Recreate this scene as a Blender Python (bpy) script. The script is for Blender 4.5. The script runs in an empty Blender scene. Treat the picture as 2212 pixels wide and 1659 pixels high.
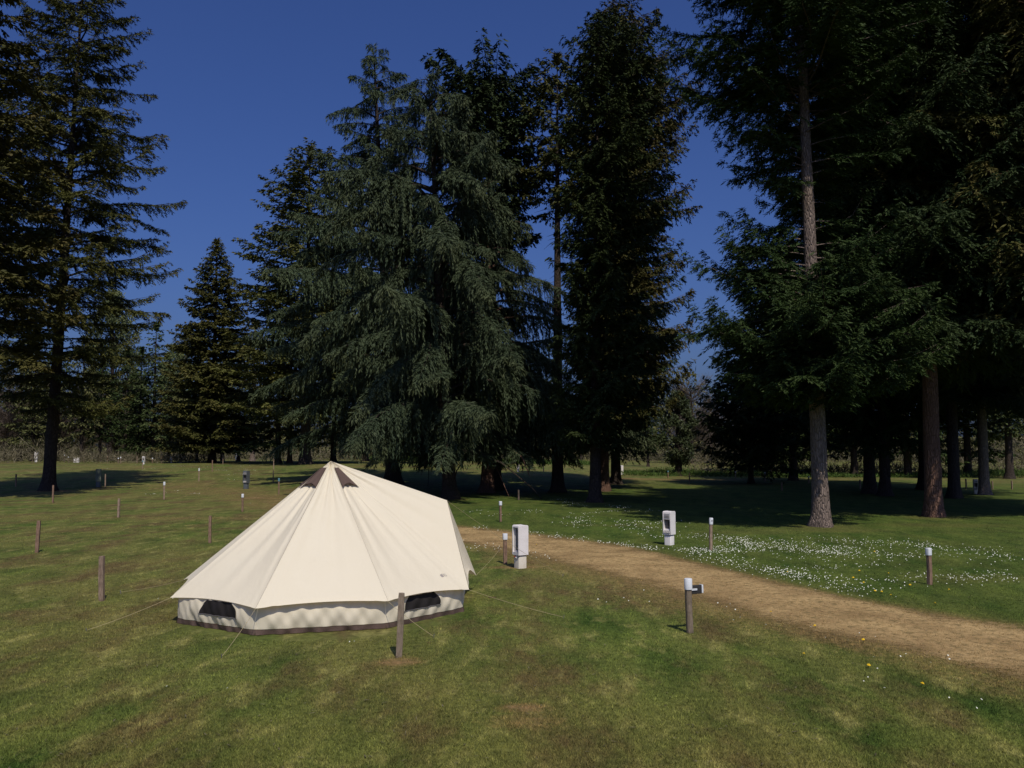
import bpy, math, random
import numpy as np
from mathutils import Vector, Matrix
S = bpy.context.scene
C = S.collection
R = math.radians
rng = np.random.default_rng(7)

# ------------------------------------------------------------------ camera
F = 1913.0; CX = 1106.0; CY = 829.5; CAMZ = 2.8
PT = math.atan((962 - CY) / F)
cam = bpy.data.objects.new('camera', bpy.data.cameras.new('camera')); C.objects.link(cam)
cam.data.sensor_width = 36; cam.data.lens = 36 * F / 2212; cam.data.clip_end = 3000; cam.data.clip_start = 0.1
cam.location = (0, 0, CAMZ); cam.rotation_euler = (math.pi / 2 + PT, 0, 0)
S.camera = cam

def sst(a, b, x):
    t = np.clip((np.asarray(x, float) - a) / (b - a), 0, 1); return t * t * (3 - 2 * t)
def gh(x, y):
    "height of the ground"
    x = np.asarray(x, float); y = np.asarray(y, float)
    a = 0.85 * (1 - sst(-8, 14, x))
    z = a * sst(48, 93, y) * (1 - sst(106, 150, y))
    z = z + 0.05 * np.sin(x * .23 + 1.3) * np.sin(y * .19 + .4) * sst(19, 30, y) + 0.02 * np.sin(x * .7) * np.sin(y * .6 + 1)
    z = z - 0.25 * sst(10, 30, x) * sst(60, 100, y)
    return z
def raydir(px, py):
    X = (px - CX) / F; Z = -(py - CY) / F
    c, s = math.cos(PT), math.sin(PT)
    return X, c - Z * s, s + Z * c
def at(px, py, dmax=150):
    "ground point seen at that pixel"
    X, Y, Z = raydir(px, py)
    prev = 3.0; y = 3.0
    while y < dmax:
        if CAMZ + Z / Y * y <= float(gh(X / Y * y, y)): break
        prev = y; y += max(.05, y * .01)
    lo, hi = prev, min(y, dmax)
    for _ in range(20):
        m = (lo + hi) / 2
        if CAMZ + Z / Y * m <= float(gh(X / Y * m, m)): hi = m
        else: lo = m
    x = X / Y * hi
    return Vector((x, hi, float(gh(x, hi))))
def hat(py, px, Yd):
    X, Y, Z = raydir(px, py); return CAMZ + Z / Y * Yd
def xat(px, py, Yd):
    X, Y, Z = raydir(px, py); return X / Y * Yd

# ------------------------------------------------------------------ nodes
def mat(name):
    m = bpy.data.materials.new(name); m.use_nodes = True
    nt = m.node_tree; b = nt.nodes['Principled BSDF']
    b.inputs['Roughness'].default_value = .8; b.inputs['Specular IOR Level'].default_value = .25
    return m, nt, b
def N(nt, t, **kw):
    n = nt.nodes.new(t)
    for k, v in kw.items():
        if k in n.inputs.keys(): n.inputs[k].default_value = v
        else: setattr(n, k, v)
    return n
def L(nt, a, b): nt.links.new(a, b)
def noise(nt, vec, scale, detail=4, rough=.55):
    n = N(nt, 'ShaderNodeTexNoise', Scale=scale, Detail=detail, Roughness=rough)
    if vec is not None: L(nt, vec, n.inputs['Vector'])
    return n.outputs['Fac']
def ramp(nt, fac, a, b, ca=(0, 0, 0, 1), cb=(1, 1, 1, 1)):
    n = N(nt, 'ShaderNodeValToRGB'); e = n.color_ramp.elements
    e[0].position = a; e[1].position = b; e[0].color = ca; e[1].color = cb
    L(nt, fac, n.inputs['Fac']); return n.outputs['Color']
def mix(nt, fac, a, b, bt='MIX'):
    n = N(nt, 'ShaderNodeMix', data_type='RGBA', blend_type=bt)
    for i, v in ((0, fac), (6, a), (7, b)):
        if hasattr(v, 'is_output') or isinstance(v, bpy.types.NodeSocket): L(nt, v, n.inputs[i])
        elif i == 0: n.inputs[0].default_value = v
        else: n.inputs[i].default_value = (*v, 1) if len(v) == 3 else v
    return n.outputs[2]
def mapr(nt, v, a, b, c, d):
    n = N(nt, 'ShaderNodeMapRange')
    L(nt, v, n.inputs[0])
    for i, x in enumerate((a, b, c, d)): n.inputs[i + 1].default_value = x
    return n.outputs[0]
def bump(nt, b, h, st, dist=.02):
    n = N(nt, 'ShaderNodeBump', Strength=st, Distance=dist); L(nt, h, n.inputs['Height']); L(nt, n.outputs[0], b.inputs['Normal'])
def simple(name, col, var=.12, scale=30, rough=.7, bmp=0, streak=None):
    m, nt, b = mat(name)
    tc = N(nt, 'ShaderNodeTexCoord').outputs['Object']
    if streak:
        mp = N(nt, 'ShaderNodeMapping'); mp.inputs['Scale'].default_value = streak; L(nt, tc, mp.inputs['Vector']); tc = mp.outputs[0]
    f = noise(nt, tc, scale, 5)
    c = mix(nt, f, tuple(x * (1 - var * 2) for x in col), tuple(min(1, x * (1 + var * 2)) for x in col))
    L(nt, c, b.inputs['Base Color']); b.inputs['Roughness'].default_value = rough
    if bmp: bump(nt, b, f, bmp)
    return m

def lawn(nt):
    "lawn colour by place: green and straw patches, bare scrapes"
    pos = N(nt, 'ShaderNodeNewGeometry').outputs['Position']
    mp = N(nt, 'ShaderNodeMapping'); L(nt, pos, mp.inputs['Vector']); mp.inputs['Scale'].default_value = (1, .42, 1); mp.inputs['Rotation'].default_value = (0, 0, -.35)
    big = noise(nt, mp.outputs[0], .32, 5, .6)
    wob = noise(nt, pos, .16, 2)
    med = noise(nt, mp.outputs[0], 1.25, 5, .65)
    fin = noise(nt, pos, 9, 5, .7)
    vfin = noise(nt, pos, 70, 3, .7)
    # mower lines, faint and bent
    sep = N(nt, 'ShaderNodeSeparateXYZ'); L(nt, pos, sep.inputs[0])
    w = N(nt, 'ShaderNodeTexWave', wave_type='RINGS'); w.rings_direction = 'Z'
    mw = N(nt, 'ShaderNodeMapping'); L(nt, pos, mw.inputs['Vector']); mw.inputs['Location'].default_value = (16, -9, 0)
    L(nt, mw.outputs[0], w.inputs['Vector']); w.inputs['Scale'].default_value = .21; w.inputs['Distortion'].default_value = 2.5; w.inputs['Detail'].default_value = 3; w.inputs['Detail Scale'].default_value = .6
    c = mix(nt, ramp(nt, med, .38, .62), (.038, .072, .013), (.120, .160, .034))
    c = mix(nt, mapr(nt, w.outputs['Fac'], 0, 1, 0, .28), c, (.19, .20, .055))
    c = mix(nt, ramp(nt, big, .38, .68, cb=(.85, .85, .85, 1)), c, (.175, .150, .050))
    br = noise(nt, mp.outputs[0], .75, 6, .65)
    c = mix(nt, ramp(nt, br, .48, .64, cb=(.8, .8, .8, 1)), c, (.120, .084, .038))
    dry = noise(nt, mp.outputs[0], 2.6, 4, .6)
    c = mix(nt, ramp(nt, dry, .54, .72, cb=(.65, .65, .65, 1)), c, (.31, .29, .10))
    mole = noise(nt, pos, 1.9, 2, .4)
    c = mix(nt, ramp(nt, mole, .74, .77, cb=(.85, .85, .85, 1)), c, (.085, .052, .032))
    at_ = N(nt, 'ShaderNodeAttribute', attribute_name='wear')
    wn = N(nt, 'ShaderNodeMath', operation='MULTIPLY_ADD'); L(nt, fin, wn.inputs[0]); wn.inputs[1].default_value = 1.1; wn.inputs[2].default_value = -.55
    ad = N(nt, 'ShaderNodeMath', operation='ADD'); L(nt, wn.outputs[0], ad.inputs[0]); L(nt, at_.outputs['Fac'], ad.inputs[1])
    c = mix(nt, ramp(nt, ad.outputs[0], .2, .95), c, (.24, .155, .068))
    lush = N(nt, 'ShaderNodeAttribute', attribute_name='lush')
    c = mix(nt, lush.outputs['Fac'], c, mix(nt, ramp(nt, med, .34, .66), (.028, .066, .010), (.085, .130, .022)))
    c = mix(nt, 1, c, mix(nt, ramp(nt, fin, .3, .7), (.62, .64, .62), (1.38, 1.36, 1.38)), 'MULTIPLY')
    c = mix(nt, 1, c, mix(nt, vfin, (.4, .4, .4), (1.38, 1.36, 1.36)), 'MULTIPLY')
    return c, vfin

M = {}
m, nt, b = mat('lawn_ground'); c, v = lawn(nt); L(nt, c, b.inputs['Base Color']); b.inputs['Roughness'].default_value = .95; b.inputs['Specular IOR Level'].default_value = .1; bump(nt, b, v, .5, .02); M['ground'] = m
m, nt, b = mat('grass_blades'); c, v = lawn(nt)
a = N(nt, 'ShaderNodeAttribute', attribute_name='tint')
c = mix(nt, 1, c, mix(nt, a.outputs['Fac'], (.6, .68, .5), (2.15, 2.05, 1.7)), 'MULTIPLY')
L(nt, c, b.inputs['Base Color']); b.inputs['Specular IOR Level'].default_value = .15; M['blades'] = m
# path of dry trodden grass and grit
m, nt, b = mat('dry_path'); pos = N(nt, 'ShaderNodeNewGeometry').outputs['Position']
n1 = noise(nt, pos, .9, 5, .65); n2 = noise(nt, pos, 7, 6, .75); n3 = noise(nt, pos, 55, 4, .8)
c = mix(nt, ramp(nt, n1, .3, .7), (.265, .175, .08), (.50, .352, .165))
c = mix(nt, ramp(nt, n2, .46, .64, cb=(.85, .85, .85, 1)), c, (.13, .105, .045))
c = mix(nt, 1, c, mix(nt, n3, (.3, .3, .3), (1.8, 1.75, 1.7)), 'MULTIPLY')
L(nt, c, b.inputs['Base Color']); b.inputs['Roughness'].default_value = .95; b.inputs['Specular IOR Level'].default_value = .1; bump(nt, b, n3, .7, .02)
ed = N(nt, 'ShaderNodeAttribute', attribute_name='edge')
su = N(nt, 'ShaderNodeMath', operation='MULTIPLY_ADD'); L(nt, n2, su.inputs[0]); su.inputs[1].default_value = 2.2; L(nt, ed.outputs['Fac'], su.inputs[2])
su2 = N(nt, 'ShaderNodeMath', operation='MULTIPLY_ADD'); L(nt, n1, su2.inputs[0]); su2.inputs[1].default_value = .9; L(nt, su.outputs[0], su2.inputs[2])
al = mapr(nt, su2.outputs[0], 1.65, 1.95, 0, 1); L(nt, al, b.inputs['Alpha']); M['path'] = m

def needle_mat(name, dark, light, tip=None, tipamt=.5, trans=.12):
    m, nt, b = mat(name)
    a = N(nt, 'ShaderNodeAttribute', attribute_name='tint')
    oi = N(nt, 'ShaderNodeObjectInfo')
    c = mix(nt, a.outputs['Fac'], dark, light)
    if tip:
        t = N(nt, 'ShaderNodeAttribute', attribute_name='tip')
        c = mix(nt, mapr(nt, t.outputs['Fac'], .72, 1, 0, tipamt), c, tip)
    hs = N(nt, 'ShaderNodeHueSaturation'); L(nt, c, hs.inputs['Color'])
    L(nt, mapr(nt, oi.outputs['Random'], 0, 1, .485, .515), hs.inputs['Hue']); L(nt, mapr(nt, oi.outputs['Random'], 0, 1, .85, 1.15), hs.inputs['Value'])
    L(nt, hs.outputs[0], b.inputs['Base Color']); b.inputs['Roughness'].default_value = .65; b.inputs['Specular IOR Level'].default_value = .12
    return m
M['spruce'] = needle_mat('spruce_needles', (.020, .036, .011), (.085, .100, .028), (.10, .085, .025), .4)
M['spruce_olive'] = needle_mat('olive_needles', (.034, .042, .012), (.125, .120, .032), (.12, .085, .025), .5)
M['spruce_green'] = needle_mat('green_needles', (.015, .030, .009), (.052, .074, .020), (.07, .085, .028), .4)
M['spruce_dark'] = needle_mat('dark_needles', (.014, .026, .010), (.048, .064, .021), (.065, .072, .025), .3)
M['cedar'] = needle_mat('blue_cedar_needles', (.026, .044, .024), (.088, .115, .058), (.115, .125, .050), .45)
M['leaf_pale'] = needle_mat('pale_spring_leaves', (.09, .115, .04), (.19, .22, .10))
M['leaf_holly'] = needle_mat('glossy_leaves', (.02, .035, .012), (.10, .12, .06))
M['leaf_holly'].node_tree.nodes['Principled BSDF'].inputs['Roughness'].default_value = .35
M['twigs'] = needle_mat('bare_twigs', (.06, .045, .035), (.19, .15, .115))
M['twigs_brown'] = needle_mat('brown_thicket_twigs', (.06, .052, .030), (.16, .135, .085))
M['far_olive'] = needle_mat('far_olive_leaves', (.045, .055, .020), (.170, .170, .062))
M['far_green'] = needle_mat('far_green_needles', (.028, .042, .016), (.100, .118, .040))
M['weed'] = needle_mat('rough_grass', (.03, .06, .012), (.09, .14, .03))

def bark(name, dark, light, sc=1.0):
    m, nt, b = mat(name)
    tc = N(nt, 'ShaderNodeTexCoord').outputs['Object']
    mp = N(nt, 'ShaderNodeMapping'); L(nt, tc, mp.inputs['Vector']); mp.inputs['Scale'].default_value = (1, 1, .22)
    n1 = noise(nt, mp.outputs[0], 14 * sc, 6, .7)
    vo = N(nt, 'ShaderNodeTexVoronoi', feature='DISTANCE_TO_EDGE'); vo.inputs['Scale'].default_value = 17 * sc; L(nt, mp.outputs[0], vo.inputs['Vector'])
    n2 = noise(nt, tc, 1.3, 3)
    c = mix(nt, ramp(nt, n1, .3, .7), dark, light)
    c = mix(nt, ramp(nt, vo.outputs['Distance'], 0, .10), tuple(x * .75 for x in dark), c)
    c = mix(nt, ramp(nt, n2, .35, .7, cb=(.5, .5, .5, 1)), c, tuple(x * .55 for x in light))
    L(nt, c, b.inputs['Base Color']); b.inputs['Roughness'].default_value = .95; b.inputs['Specular IOR Level'].default_value = .1
    ad = N(nt, 'ShaderNodeMath', operation='ADD'); L(nt, n1, ad.inputs[0]); L(nt, ramp(nt, vo.outputs['Distance'], 0, .2), ad.inputs[1])
    bump(nt, b, ad.outputs[0], .9, .04)
    return m
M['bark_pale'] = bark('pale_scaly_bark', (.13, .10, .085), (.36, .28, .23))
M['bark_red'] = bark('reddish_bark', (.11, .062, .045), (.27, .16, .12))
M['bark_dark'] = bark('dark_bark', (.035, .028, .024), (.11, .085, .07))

# ------------------------------------------------------------------ mesh helpers
def mesh_np(name, co, faces_flat, nper, attrs=None, smooth=False):
    me = bpy.data.meshes.new(name)
    nf = len(faces_flat) // nper
    me.vertices.add(len(co)); me.vertices.foreach_set('co', np.ascontiguousarray(co, np.float32).ravel())
    me.loops.add(len(faces_flat)); me.loops.foreach_set('vertex_index', np.ascontiguousarray(faces_flat, np.int32))
    me.polygons.add(nf); me.polygons.foreach_set('loop_start', np.arange(0, nf * nper, nper, dtype=np.int32))
    me.update(calc_edges=True)
    me.polygons.foreach_set('use_smooth', np.full(nf, smooth))
    for k, (dom, arr) in (attrs or {}).items():
        a = me.attributes.new(k, 'FLOAT', dom); a.data.foreach_set('value', np.ascontiguousarray(arr, np.float32))
    return me
def link(name, me, material=None, parent=None):
    o = bpy.data.objects.new(name, me); C.objects.link(o)
    if material is not None and me is not None and not me.materials: me.materials.append(material)
    if parent: o.parent = parent
    return o
def tag(o, label=None, cat=None, group=None, kind=None):
    if label: o['label'] = label
    if cat: o['category'] = cat
    if group: o['group'] = group
    if kind: o['kind'] = kind
    return o
def empty(name, loc, rz=0):
    o = bpy.data.objects.new(name, None); C.objects.link(o); o.location = loc; o.rotation_euler = (0, 0, rz); o.empty_display_size = .2; return o
class MB:
    def __init__(s): s.v = []; s.f = []
    def add(s, vs, fs):
        n = len(s.v); s.v += [tuple(v) for v in vs]; s.f += [tuple(i + n for i in f) for f in fs]
    def box(s, c, d, rz=0, bev=0):
        x, y, z = d[0] / 2, d[1] / 2, d[2] / 2
        vs = []
        for zz in (-z, z):
            for xx, yy in ((-x, -y), (x, -y), (x, y), (-x, y)):
                vs.append((c[0] + xx * math.cos(rz) - yy * math.sin(rz), c[1] + xx * math.sin(rz) + yy * math.cos(rz), c[2] + zz))
        s.add(vs, [(3, 2, 1, 0), (4, 5, 6, 7), (0, 1, 5, 4), (1, 2, 6, 5), (2, 3, 7, 6), (3, 0, 4, 7)])
    def tube(s, pts, rad, n=6, cap=True):
        pts = [Vector(p) for p in pts]; base = len(s.v)
        for i, p in enumerate(pts):
            d = (pts[min(i + 1, len(pts) - 1)] - pts[max(i - 1, 0)]).normalized()
            u = d.cross(Vector((0, 0, 1)) if abs(d.z) < .9 else Vector((1, 0, 0))).normalized(); w = d.cross(u)
            r = rad[i] if hasattr(rad, '__len__') else rad
            for k in range(n):
                a = 2 * math.pi * k / n; s.v.append(tuple(p + (u * math.cos(a) + w * math.sin(a)) * r))
        for i in range(len(pts) - 1):
            for k in range(n):
                a, b_ = base + i * n + k, base + i * n + (k + 1) % n
                s.f.append((a, b_, b_ + n, a + n))
        if cap:
            s.f.append(tuple(base + k for k in range(n))[::-1]); s.f.append(tuple(base + (len(pts) - 1) * n + k for k in range(n)))
    def rbox(s, w, d, z0, z1, r=.03, rt=None, n=4, c=(0, 0), wt=None):
        "box with rounded vertical edges and a rounded top; wt: scale of the top"
        rt = r if rt is None else rt
        def ring(ins, z, sc=1.0):
            out = []; W, D = w / 2 * sc - ins, d / 2 * sc - ins; rr = max(.002, r - ins * .3)
            for qx, qy, a0 in ((1, 1, 0), (-1, 1, 90), (-1, -1, 180), (1, -1, 270)):
                for k in range(n + 1):
                    a = R(a0 + 90 * k / n); out.append((c[0] + qx * (W - rr) + rr * math.cos(a), c[1] + qy * (D - rr) + rr * math.sin(a), z))
            return out
        rings = [ring(.006, z0), ring(0, z0 + .006)]
        tsc = wt or 1
        for k in range(5):
            a = R(90 * k / 4); rings.append(ring(rt * (1 - math.cos(a)), z1 - rt + rt * math.sin(a), tsc))
        base = len(s.v); m_ = len(rings[0])
        for rg in rings: s.v += rg
        for i in range(len(rings) - 1):
            for k in range(m_):
                a, b_ = base + i * m_ + k, base + i * m_ + (k + 1) % m_
                s.f.append((a, b_, b_ + m_, a + m_))
        s.f.append(tuple(base + k for k in range(m_))[::-1]); s.f.append(tuple(base + (len(rings) - 1) * m_ + k for k in range(m_)))
    def mesh(s, name, smooth=False, ang=40):
        me = bpy.data.meshes.new(name); me.from_pydata(s.v, [], s.f); me.update()
        if smooth:
            me.polygons.foreach_set('use_smooth', [True] * len(me.polygons))
            me.set_sharp_from_angle(angle=R(ang))
        return me
    def build(s, name, material, parent=None, smooth=False, ang=40):
        return link(name, s.mesh(name, smooth, ang), material, parent)

# ------------------------------------------------------------------ path line and ground attributes
upD = [(370, 1042), (480, 1054), (620, 1074), (800, 1112), (985, 1138), (1130, 1153), (1250, 1168), (1350, 1181), (1440, 1203), (1560, 1232), (1700, 1265), (1850, 1300), (2000, 1328), (2212, 1362), (2500, 1400)]
loD = [(370, 1052), (480, 1072), (620, 1098), (800, 1140), (985, 1168), (1100, 1186), (1180, 1203), (1250, 1222), (1350, 1246), (1450, 1272), (1560, 1306), (1700, 1343), (1850, 1380), (2000, 1414), (2212, 1460), (2500, 1525)]
def resamp(P, n):
    P = np.array([[*at(*p)][:2] for p in P]); d = np.r_[0, np.cumsum(np.hypot(*np.diff(P, axis=0).T))]; t = np.linspace(0, d[-1], n)
    return np.c_[np.interp(t, d, P[:, 0]), np.interp(t, d, P[:, 1])]
NPA = 260
up = resamp(upD, NPA); lo = resamp(loD, NPA)
mid = (up + lo) / 2; hw = np.hypot(*(up - lo).T) / 2
def pathdist(x, y, full=False):
    "distance to the path's middle divided by its half width"
    x = np.asarray(x).ravel(); y = np.asarray(y).ravel(); out = np.empty(len(x)); ix = np.empty(len(x), int)
    for i in range(0, len(x), 20000):
        dx = x[i:i + 20000, None] - mid[None, ::2, 0]; dy = y[i:i + 20000, None] - mid[None, ::2, 1]
        q = np.sqrt(dx * dx + dy * dy) / hw[None, ::2]; ix[i:i + 20000] = q.argmin(1); out[i:i + 20000] = q.min(1)
    return (out, ix * 2) if full else out
wspots = [(at(*p), r1, r2, a) for p, r1, r2, a in (((1775, 1139), 1.5, 1.1, .95), ((2018, 1118), 1.4, 1.1, .95), ((104, 1061), 1.6, 1.3, .9), ((1286, 1086), 1.3, 1.1, .9), ((972, 1079), 1.6, 1.3, .9), ((1053, 1065), 1.3, 1.1, .9), ((1205, 1064), 1.1, 1.0, .8), ((850, 1045), 1.7, 1.4, .8), ((1440, 1036), 16, 2.0, .7), ((1620, 1150), 2.5, 1.0, .6), ((1800, 1146), 2.2, .8, .8), ((1720, 1145), 3, .8, .7), ((2040, 1135), 3.0, 1.2, .7),
    ((1300, 1135), 2.2, .5, .5), ((700, 1090), 4, 1.5, .2), ((500, 1040), 5, 1.3, .3), ((630, 1010), 7, 1.6, .25), ((862, 1430), .35, .25, .9), ((1130, 1530), .3, .2, .9), ((2150, 1250), 2.0, .8, .6), ((1500, 1300), 2.5, .5, .35), ((420, 1120), 3.5, 1.2, .4), ((1120, 1225), .8, .3, .8), ((1130, 1560), .5, .3, .5))]
def wear_at(x, y):
    x = np.asarray(x, float).ravel(); y = np.asarray(y, float).ravel()
    pd_, pi_ = pathdist(x, y, True); w = np.clip(1.5 - pd_ * .78, 0, 1) * .8 * np.interp(pi_, [0, 50, 95, 130], [.55, .55, .65, 1])
    for c_, r1, r2, a in wspots:
        w = np.maximum(w, a * np.clip(1.4 - np.hypot((x - c_.x) / r1, (y - c_.y) / r2), 0, 1))
    return w
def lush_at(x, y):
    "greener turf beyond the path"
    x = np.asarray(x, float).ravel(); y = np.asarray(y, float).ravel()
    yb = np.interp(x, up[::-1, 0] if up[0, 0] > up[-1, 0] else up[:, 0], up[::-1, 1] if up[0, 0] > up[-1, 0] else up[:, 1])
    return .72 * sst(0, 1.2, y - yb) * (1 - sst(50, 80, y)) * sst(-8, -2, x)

def axis(segs):
    out = []
    for a, b_, st in segs: out += list(np.arange(a, b_, st))
    out.append(segs[-1][1]); return np.array(out)
xs = axis([(-900, -200, 60), (-200, -60, 4), (-60, -22, 1), (-22, 26, .22), (26, 60, 1), (60, 200, 4), (200, 900, 60)])
ys = axis([(-40, 4, 4), (4, 48, .22), (48, 160, 1.2), (160, 1500, 60)])
GX, GY = np.meshgrid(xs, ys); nx, ny = len(xs), len(ys)
GZ = gh(GX, GY)
idx = np.arange(nx * ny).reshape(ny, nx)
fc = np.stack([idx[:-1, :-1], idx[:-1, 1:], idx[1:, 1:], idx[1:, :-1]], -1).reshape(-1)
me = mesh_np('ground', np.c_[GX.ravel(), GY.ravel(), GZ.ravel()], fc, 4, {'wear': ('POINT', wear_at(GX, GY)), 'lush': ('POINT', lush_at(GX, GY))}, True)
ground = link('ground', me, M['ground']); tag(ground, kind='structure')
# path strip, draped a few mm above the ground
K = 14
tt = np.linspace(-1.35, 1.35, K)
P = mid[:, None, :] + (up - mid)[:, None, :] * tt[None, :, None]
pz = gh(P[..., 0], P[..., 1]) + .006
idx = np.arange(NPA * K).reshape(NPA, K)
fc = np.stack([idx[:-1, :-1], idx[1:, :-1], idx[1:, 1:], idx[:-1, 1:]], -1).reshape(-1)
edge = np.clip(1.12 - np.abs(tt), -.4, .45)[None, :] * 1.15 + np.zeros((NPA, 1))
fade = np.interp(np.arange(NPA), [0, 45, 95, 130, NPA], [-.75, -.5, -.28, 0.04, .12])[:, None]
me = mesh_np('path', np.c_[P.reshape(-1, 2), pz.ravel()], fc, 4, {'edge': ('POINT', (edge + fade).ravel())}, True)
path = link('path', me, M['path']); tag(path, kind='structure')

# ------------------------------------------------------------------ grass blades (one mesh of loose blades)
def blades(n, dlo, dhi, hgt, wid, power=1.0):
    u = rng.random(n); d = (dlo ** -power + u * (dhi ** -power - dlo ** -power)) ** (-1 / power)
    x = (rng.random(n) * 2 - 1) * (d * .66 + .6); y = d
    w = wear_at(x, y); lu = lush_at(x, y)
    keep = rng.random(n) > np.clip((w - .45) * 2.0, 0, .72)
    keep &= np.hypot((x + 3.2) / 2.45, (y - 15.4) / 2.45) > 1
    x, y, w, lu = x[keep], y[keep], w[keep], lu[keep]; n = len(x)
    z = gh(x, y)
    a = rng.random(n) * 2 * np.pi; le = hgt * (.5 + rng.random(n)); lean = .35 + rng.random(n) * 1.1
    ww = wid * (.7 + .6 * rng.random(n)) * (.6 + y * .05)
    dx, dy = np.cos(a), np.sin(a)
    tipx = x + dx * le * np.sin(lean); tipy = y + dy * le * np.sin(lean); tz = z + le * np.cos(lean)
    b = rng.random(n) * np.pi; bx, by = np.cos(b) * ww / 2, np.sin(b) * ww / 2
    co = np.empty((n, 3, 3))
    co[:, 0] = np.c_[x - bx, y - by, z]; co[:, 1] = np.c_[x + bx, y + by, z]; co[:, 2] = np.c_[tipx, tipy, tz]
    return co, w, lu, rng.random(n)
A = [blades(860000, 6.2, 36, .031, .0058, 1.25)]
co = np.concatenate([a[0] for a in A]).reshape(-1, 3); n = len(co) // 3
me = mesh_np('grass', co, np.arange(n * 3), 3, {'wear': ('FACE', np.concatenate([a[1] for a in A])), 'lush': ('FACE', np.concatenate([a[2] for a in A])), 'tint': ('FACE', np.concatenate([a[3] for a in A]))})
g = link('grass', me, M['blades']); tag(g, 'short mown lawn grass, green with straw coloured patches', 'grass', kind='stuff')

# ------------------------------------------------------------------ daisies
m, nt, b = mat('daisy_white'); b.inputs['Base Color'].default_value = (.68, .68, .57, 1); M['daisy'] = m
m, nt, b = mat('dandelion_yellow'); b.inputs['Base Color'].default_value = (.85, .55, .02, 1); M['dandelion'] = m
def daisy_pts():
    out = []
    def band(P, spread, n, clump=1.0):
        P = np.array([[*at(*p)][:2] for p in P]); d = np.r_[0, np.cumsum(np.hypot(*np.diff(P, axis=0).T))]
        nc = max(1, int(n / (14 if n > 100 else 2.5))); t = rng.random(nc) * d[-1]
        cx = np.interp(t, d, P[:, 0]) + rng.normal(0, spread * .6, nc); cy = np.interp(t, d, P[:, 1]) + rng.normal(0, spread, nc)
        k = rng.integers(0, nc, n); r = .1 + .38 * rng.random(n) ** .6
        out.append(np.c_[cx[k] + rng.normal(0, 1, n) * r, cy[k] + rng.normal(0, 1, n) * r * 1.1])
    band([(1440, 1190), (1600, 1222), (1750, 1250), (1900, 1290)], .25, 420)
    band([(1480, 1195), (1650, 1182), (1800, 1198), (1980, 1205)], .35, 800)
    band([(1540, 1165), (1700, 1178), (1850, 1190)], .5, 430)
    band([(1800, 1168), (1960, 1178), (2080, 1195), (2212, 1205)], .5, 380)
    band([(2060, 1252), (2212, 1246)], .25, 110)
    band([(990, 1140), (1100, 1150), (1200, 1162), (1300, 1176), (1440, 1194)], .25, 340)
    band([(1050, 1108), (1200, 1120), (1400, 1135), (1560, 1155)], 1.5, 380)
    band([(1600, 1230), (1900, 1235), (2212, 1225)], 1.6, 330)
    band([(1120, 1198), (1200, 1206)], .3, 36)
    band([(990, 1172), (1090, 1190)], .15, 44)
    band([(700, 1080), (620, 1088), (560, 1085)], .8, 60)
    band([(350, 1078), (460, 1050), (560, 1010)], 1.6, 140)
    band([(370, 1014), (450, 1012), (330, 1006)], 3, 90)
    band([(1180, 1085), (1280, 1092), (1400, 1100)], 1.2, 120)
    band([(1100, 1400), (900, 1330), (400, 1250)], 3.5, 24)
    band([(1300, 1240), (1600, 1330), (2100, 1480)], .9, 34)
    return np.concatenate(out)
D = daisy_pts(); D = D[(D[:, 1] > 7) & (pathdist(D[:, 0], D[:, 1]) > .75)]
n = len(D); r = .008 + .006 * rng.random(n); r *= 1 + .008 * np.clip(D[:, 1] - 20, 0, 30)
z = gh(D[:, 0], D[:, 1]) + .035 + .03 * rng.random(n)
ta = rng.random(n) * 6.28; tl = .35 + rng.random(n) * .6
nrm = np.c_[np.sin(tl) * np.cos(ta) * .6, np.sin(tl) * np.sin(ta) * .6 - .35, np.cos(tl)]; nrm /= np.linalg.norm(nrm, axis=1)[:, None]
u = np.cross(nrm, [[0, 1, .01]]); u /= np.linalg.norm(u, axis=1)[:, None]; v = np.cross(nrm, u)
ctr = np.c_[D, z]
co = np.stack([ctr + (u * math.cos(k * math.pi / 3) + v * math.sin(k * math.pi / 3)) * r[:, None] for k in range(6)], 1)
me = mesh_np('daisies', co.reshape(-1, 3), np.arange(n * 6), 6)
o = link('daisies', me, M['daisy']); tag(o, 'thousands of small white daisies scattered through the turf beside the path', 'daisies', kind='stuff')
# dandelions, countable
dmb = MB()
for k in range(3):
    rr = (.026, .02, .011)[k]; zz = .05 + .006 * k
    dmb.add([(math.cos(a * math.pi / 5) * rr * (1 if a % 2 else .82), math.sin(a * math.pi / 5) * rr * (1 if a % 2 else .82), zz) for a in range(10)] + [(0, 0, zz + .006)], [(i, (i + 1) % 10, 10) for i in range(10)])
dme = dmb.mesh('flower_head'); dme.materials.append(M['dandelion'])
st = MB(); st.tube([(0, 0, -.01), (0, 0, .05)], .003, 4); stm = st.mesh('stem'); stm.materials.append(M['weed'])
for i, (px, py) in enumerate([(1890, 1281), (1903, 1283), (1923, 1291), (2021, 1309), (2052, 1279), (1867, 1263), (1843, 1252), (1855, 1237), (1918, 1243), (2010, 1240), (1667, 1328), (1762, 1358), (1865, 1388), (1875, 1444), (1990, 1485), (1140, 1190), (1133, 1188), (1160, 1180), (1890, 1195), (1965, 1268), (1700, 1240), (1735, 1420)]):
    e = empty('dandelion', at(px, py)); tag(e, 'yellow dandelion open in the turf along the dry path', 'dandelion', 'dandelions along the path')
    for nm, mm in (('flower_head', dme), ('stem', stm)):
        c_ = bpy.data.objects.new(nm, mm); C.objects.link(c_); c_.parent = e
    e.rotation_euler = (.3, 0, i)

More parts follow.
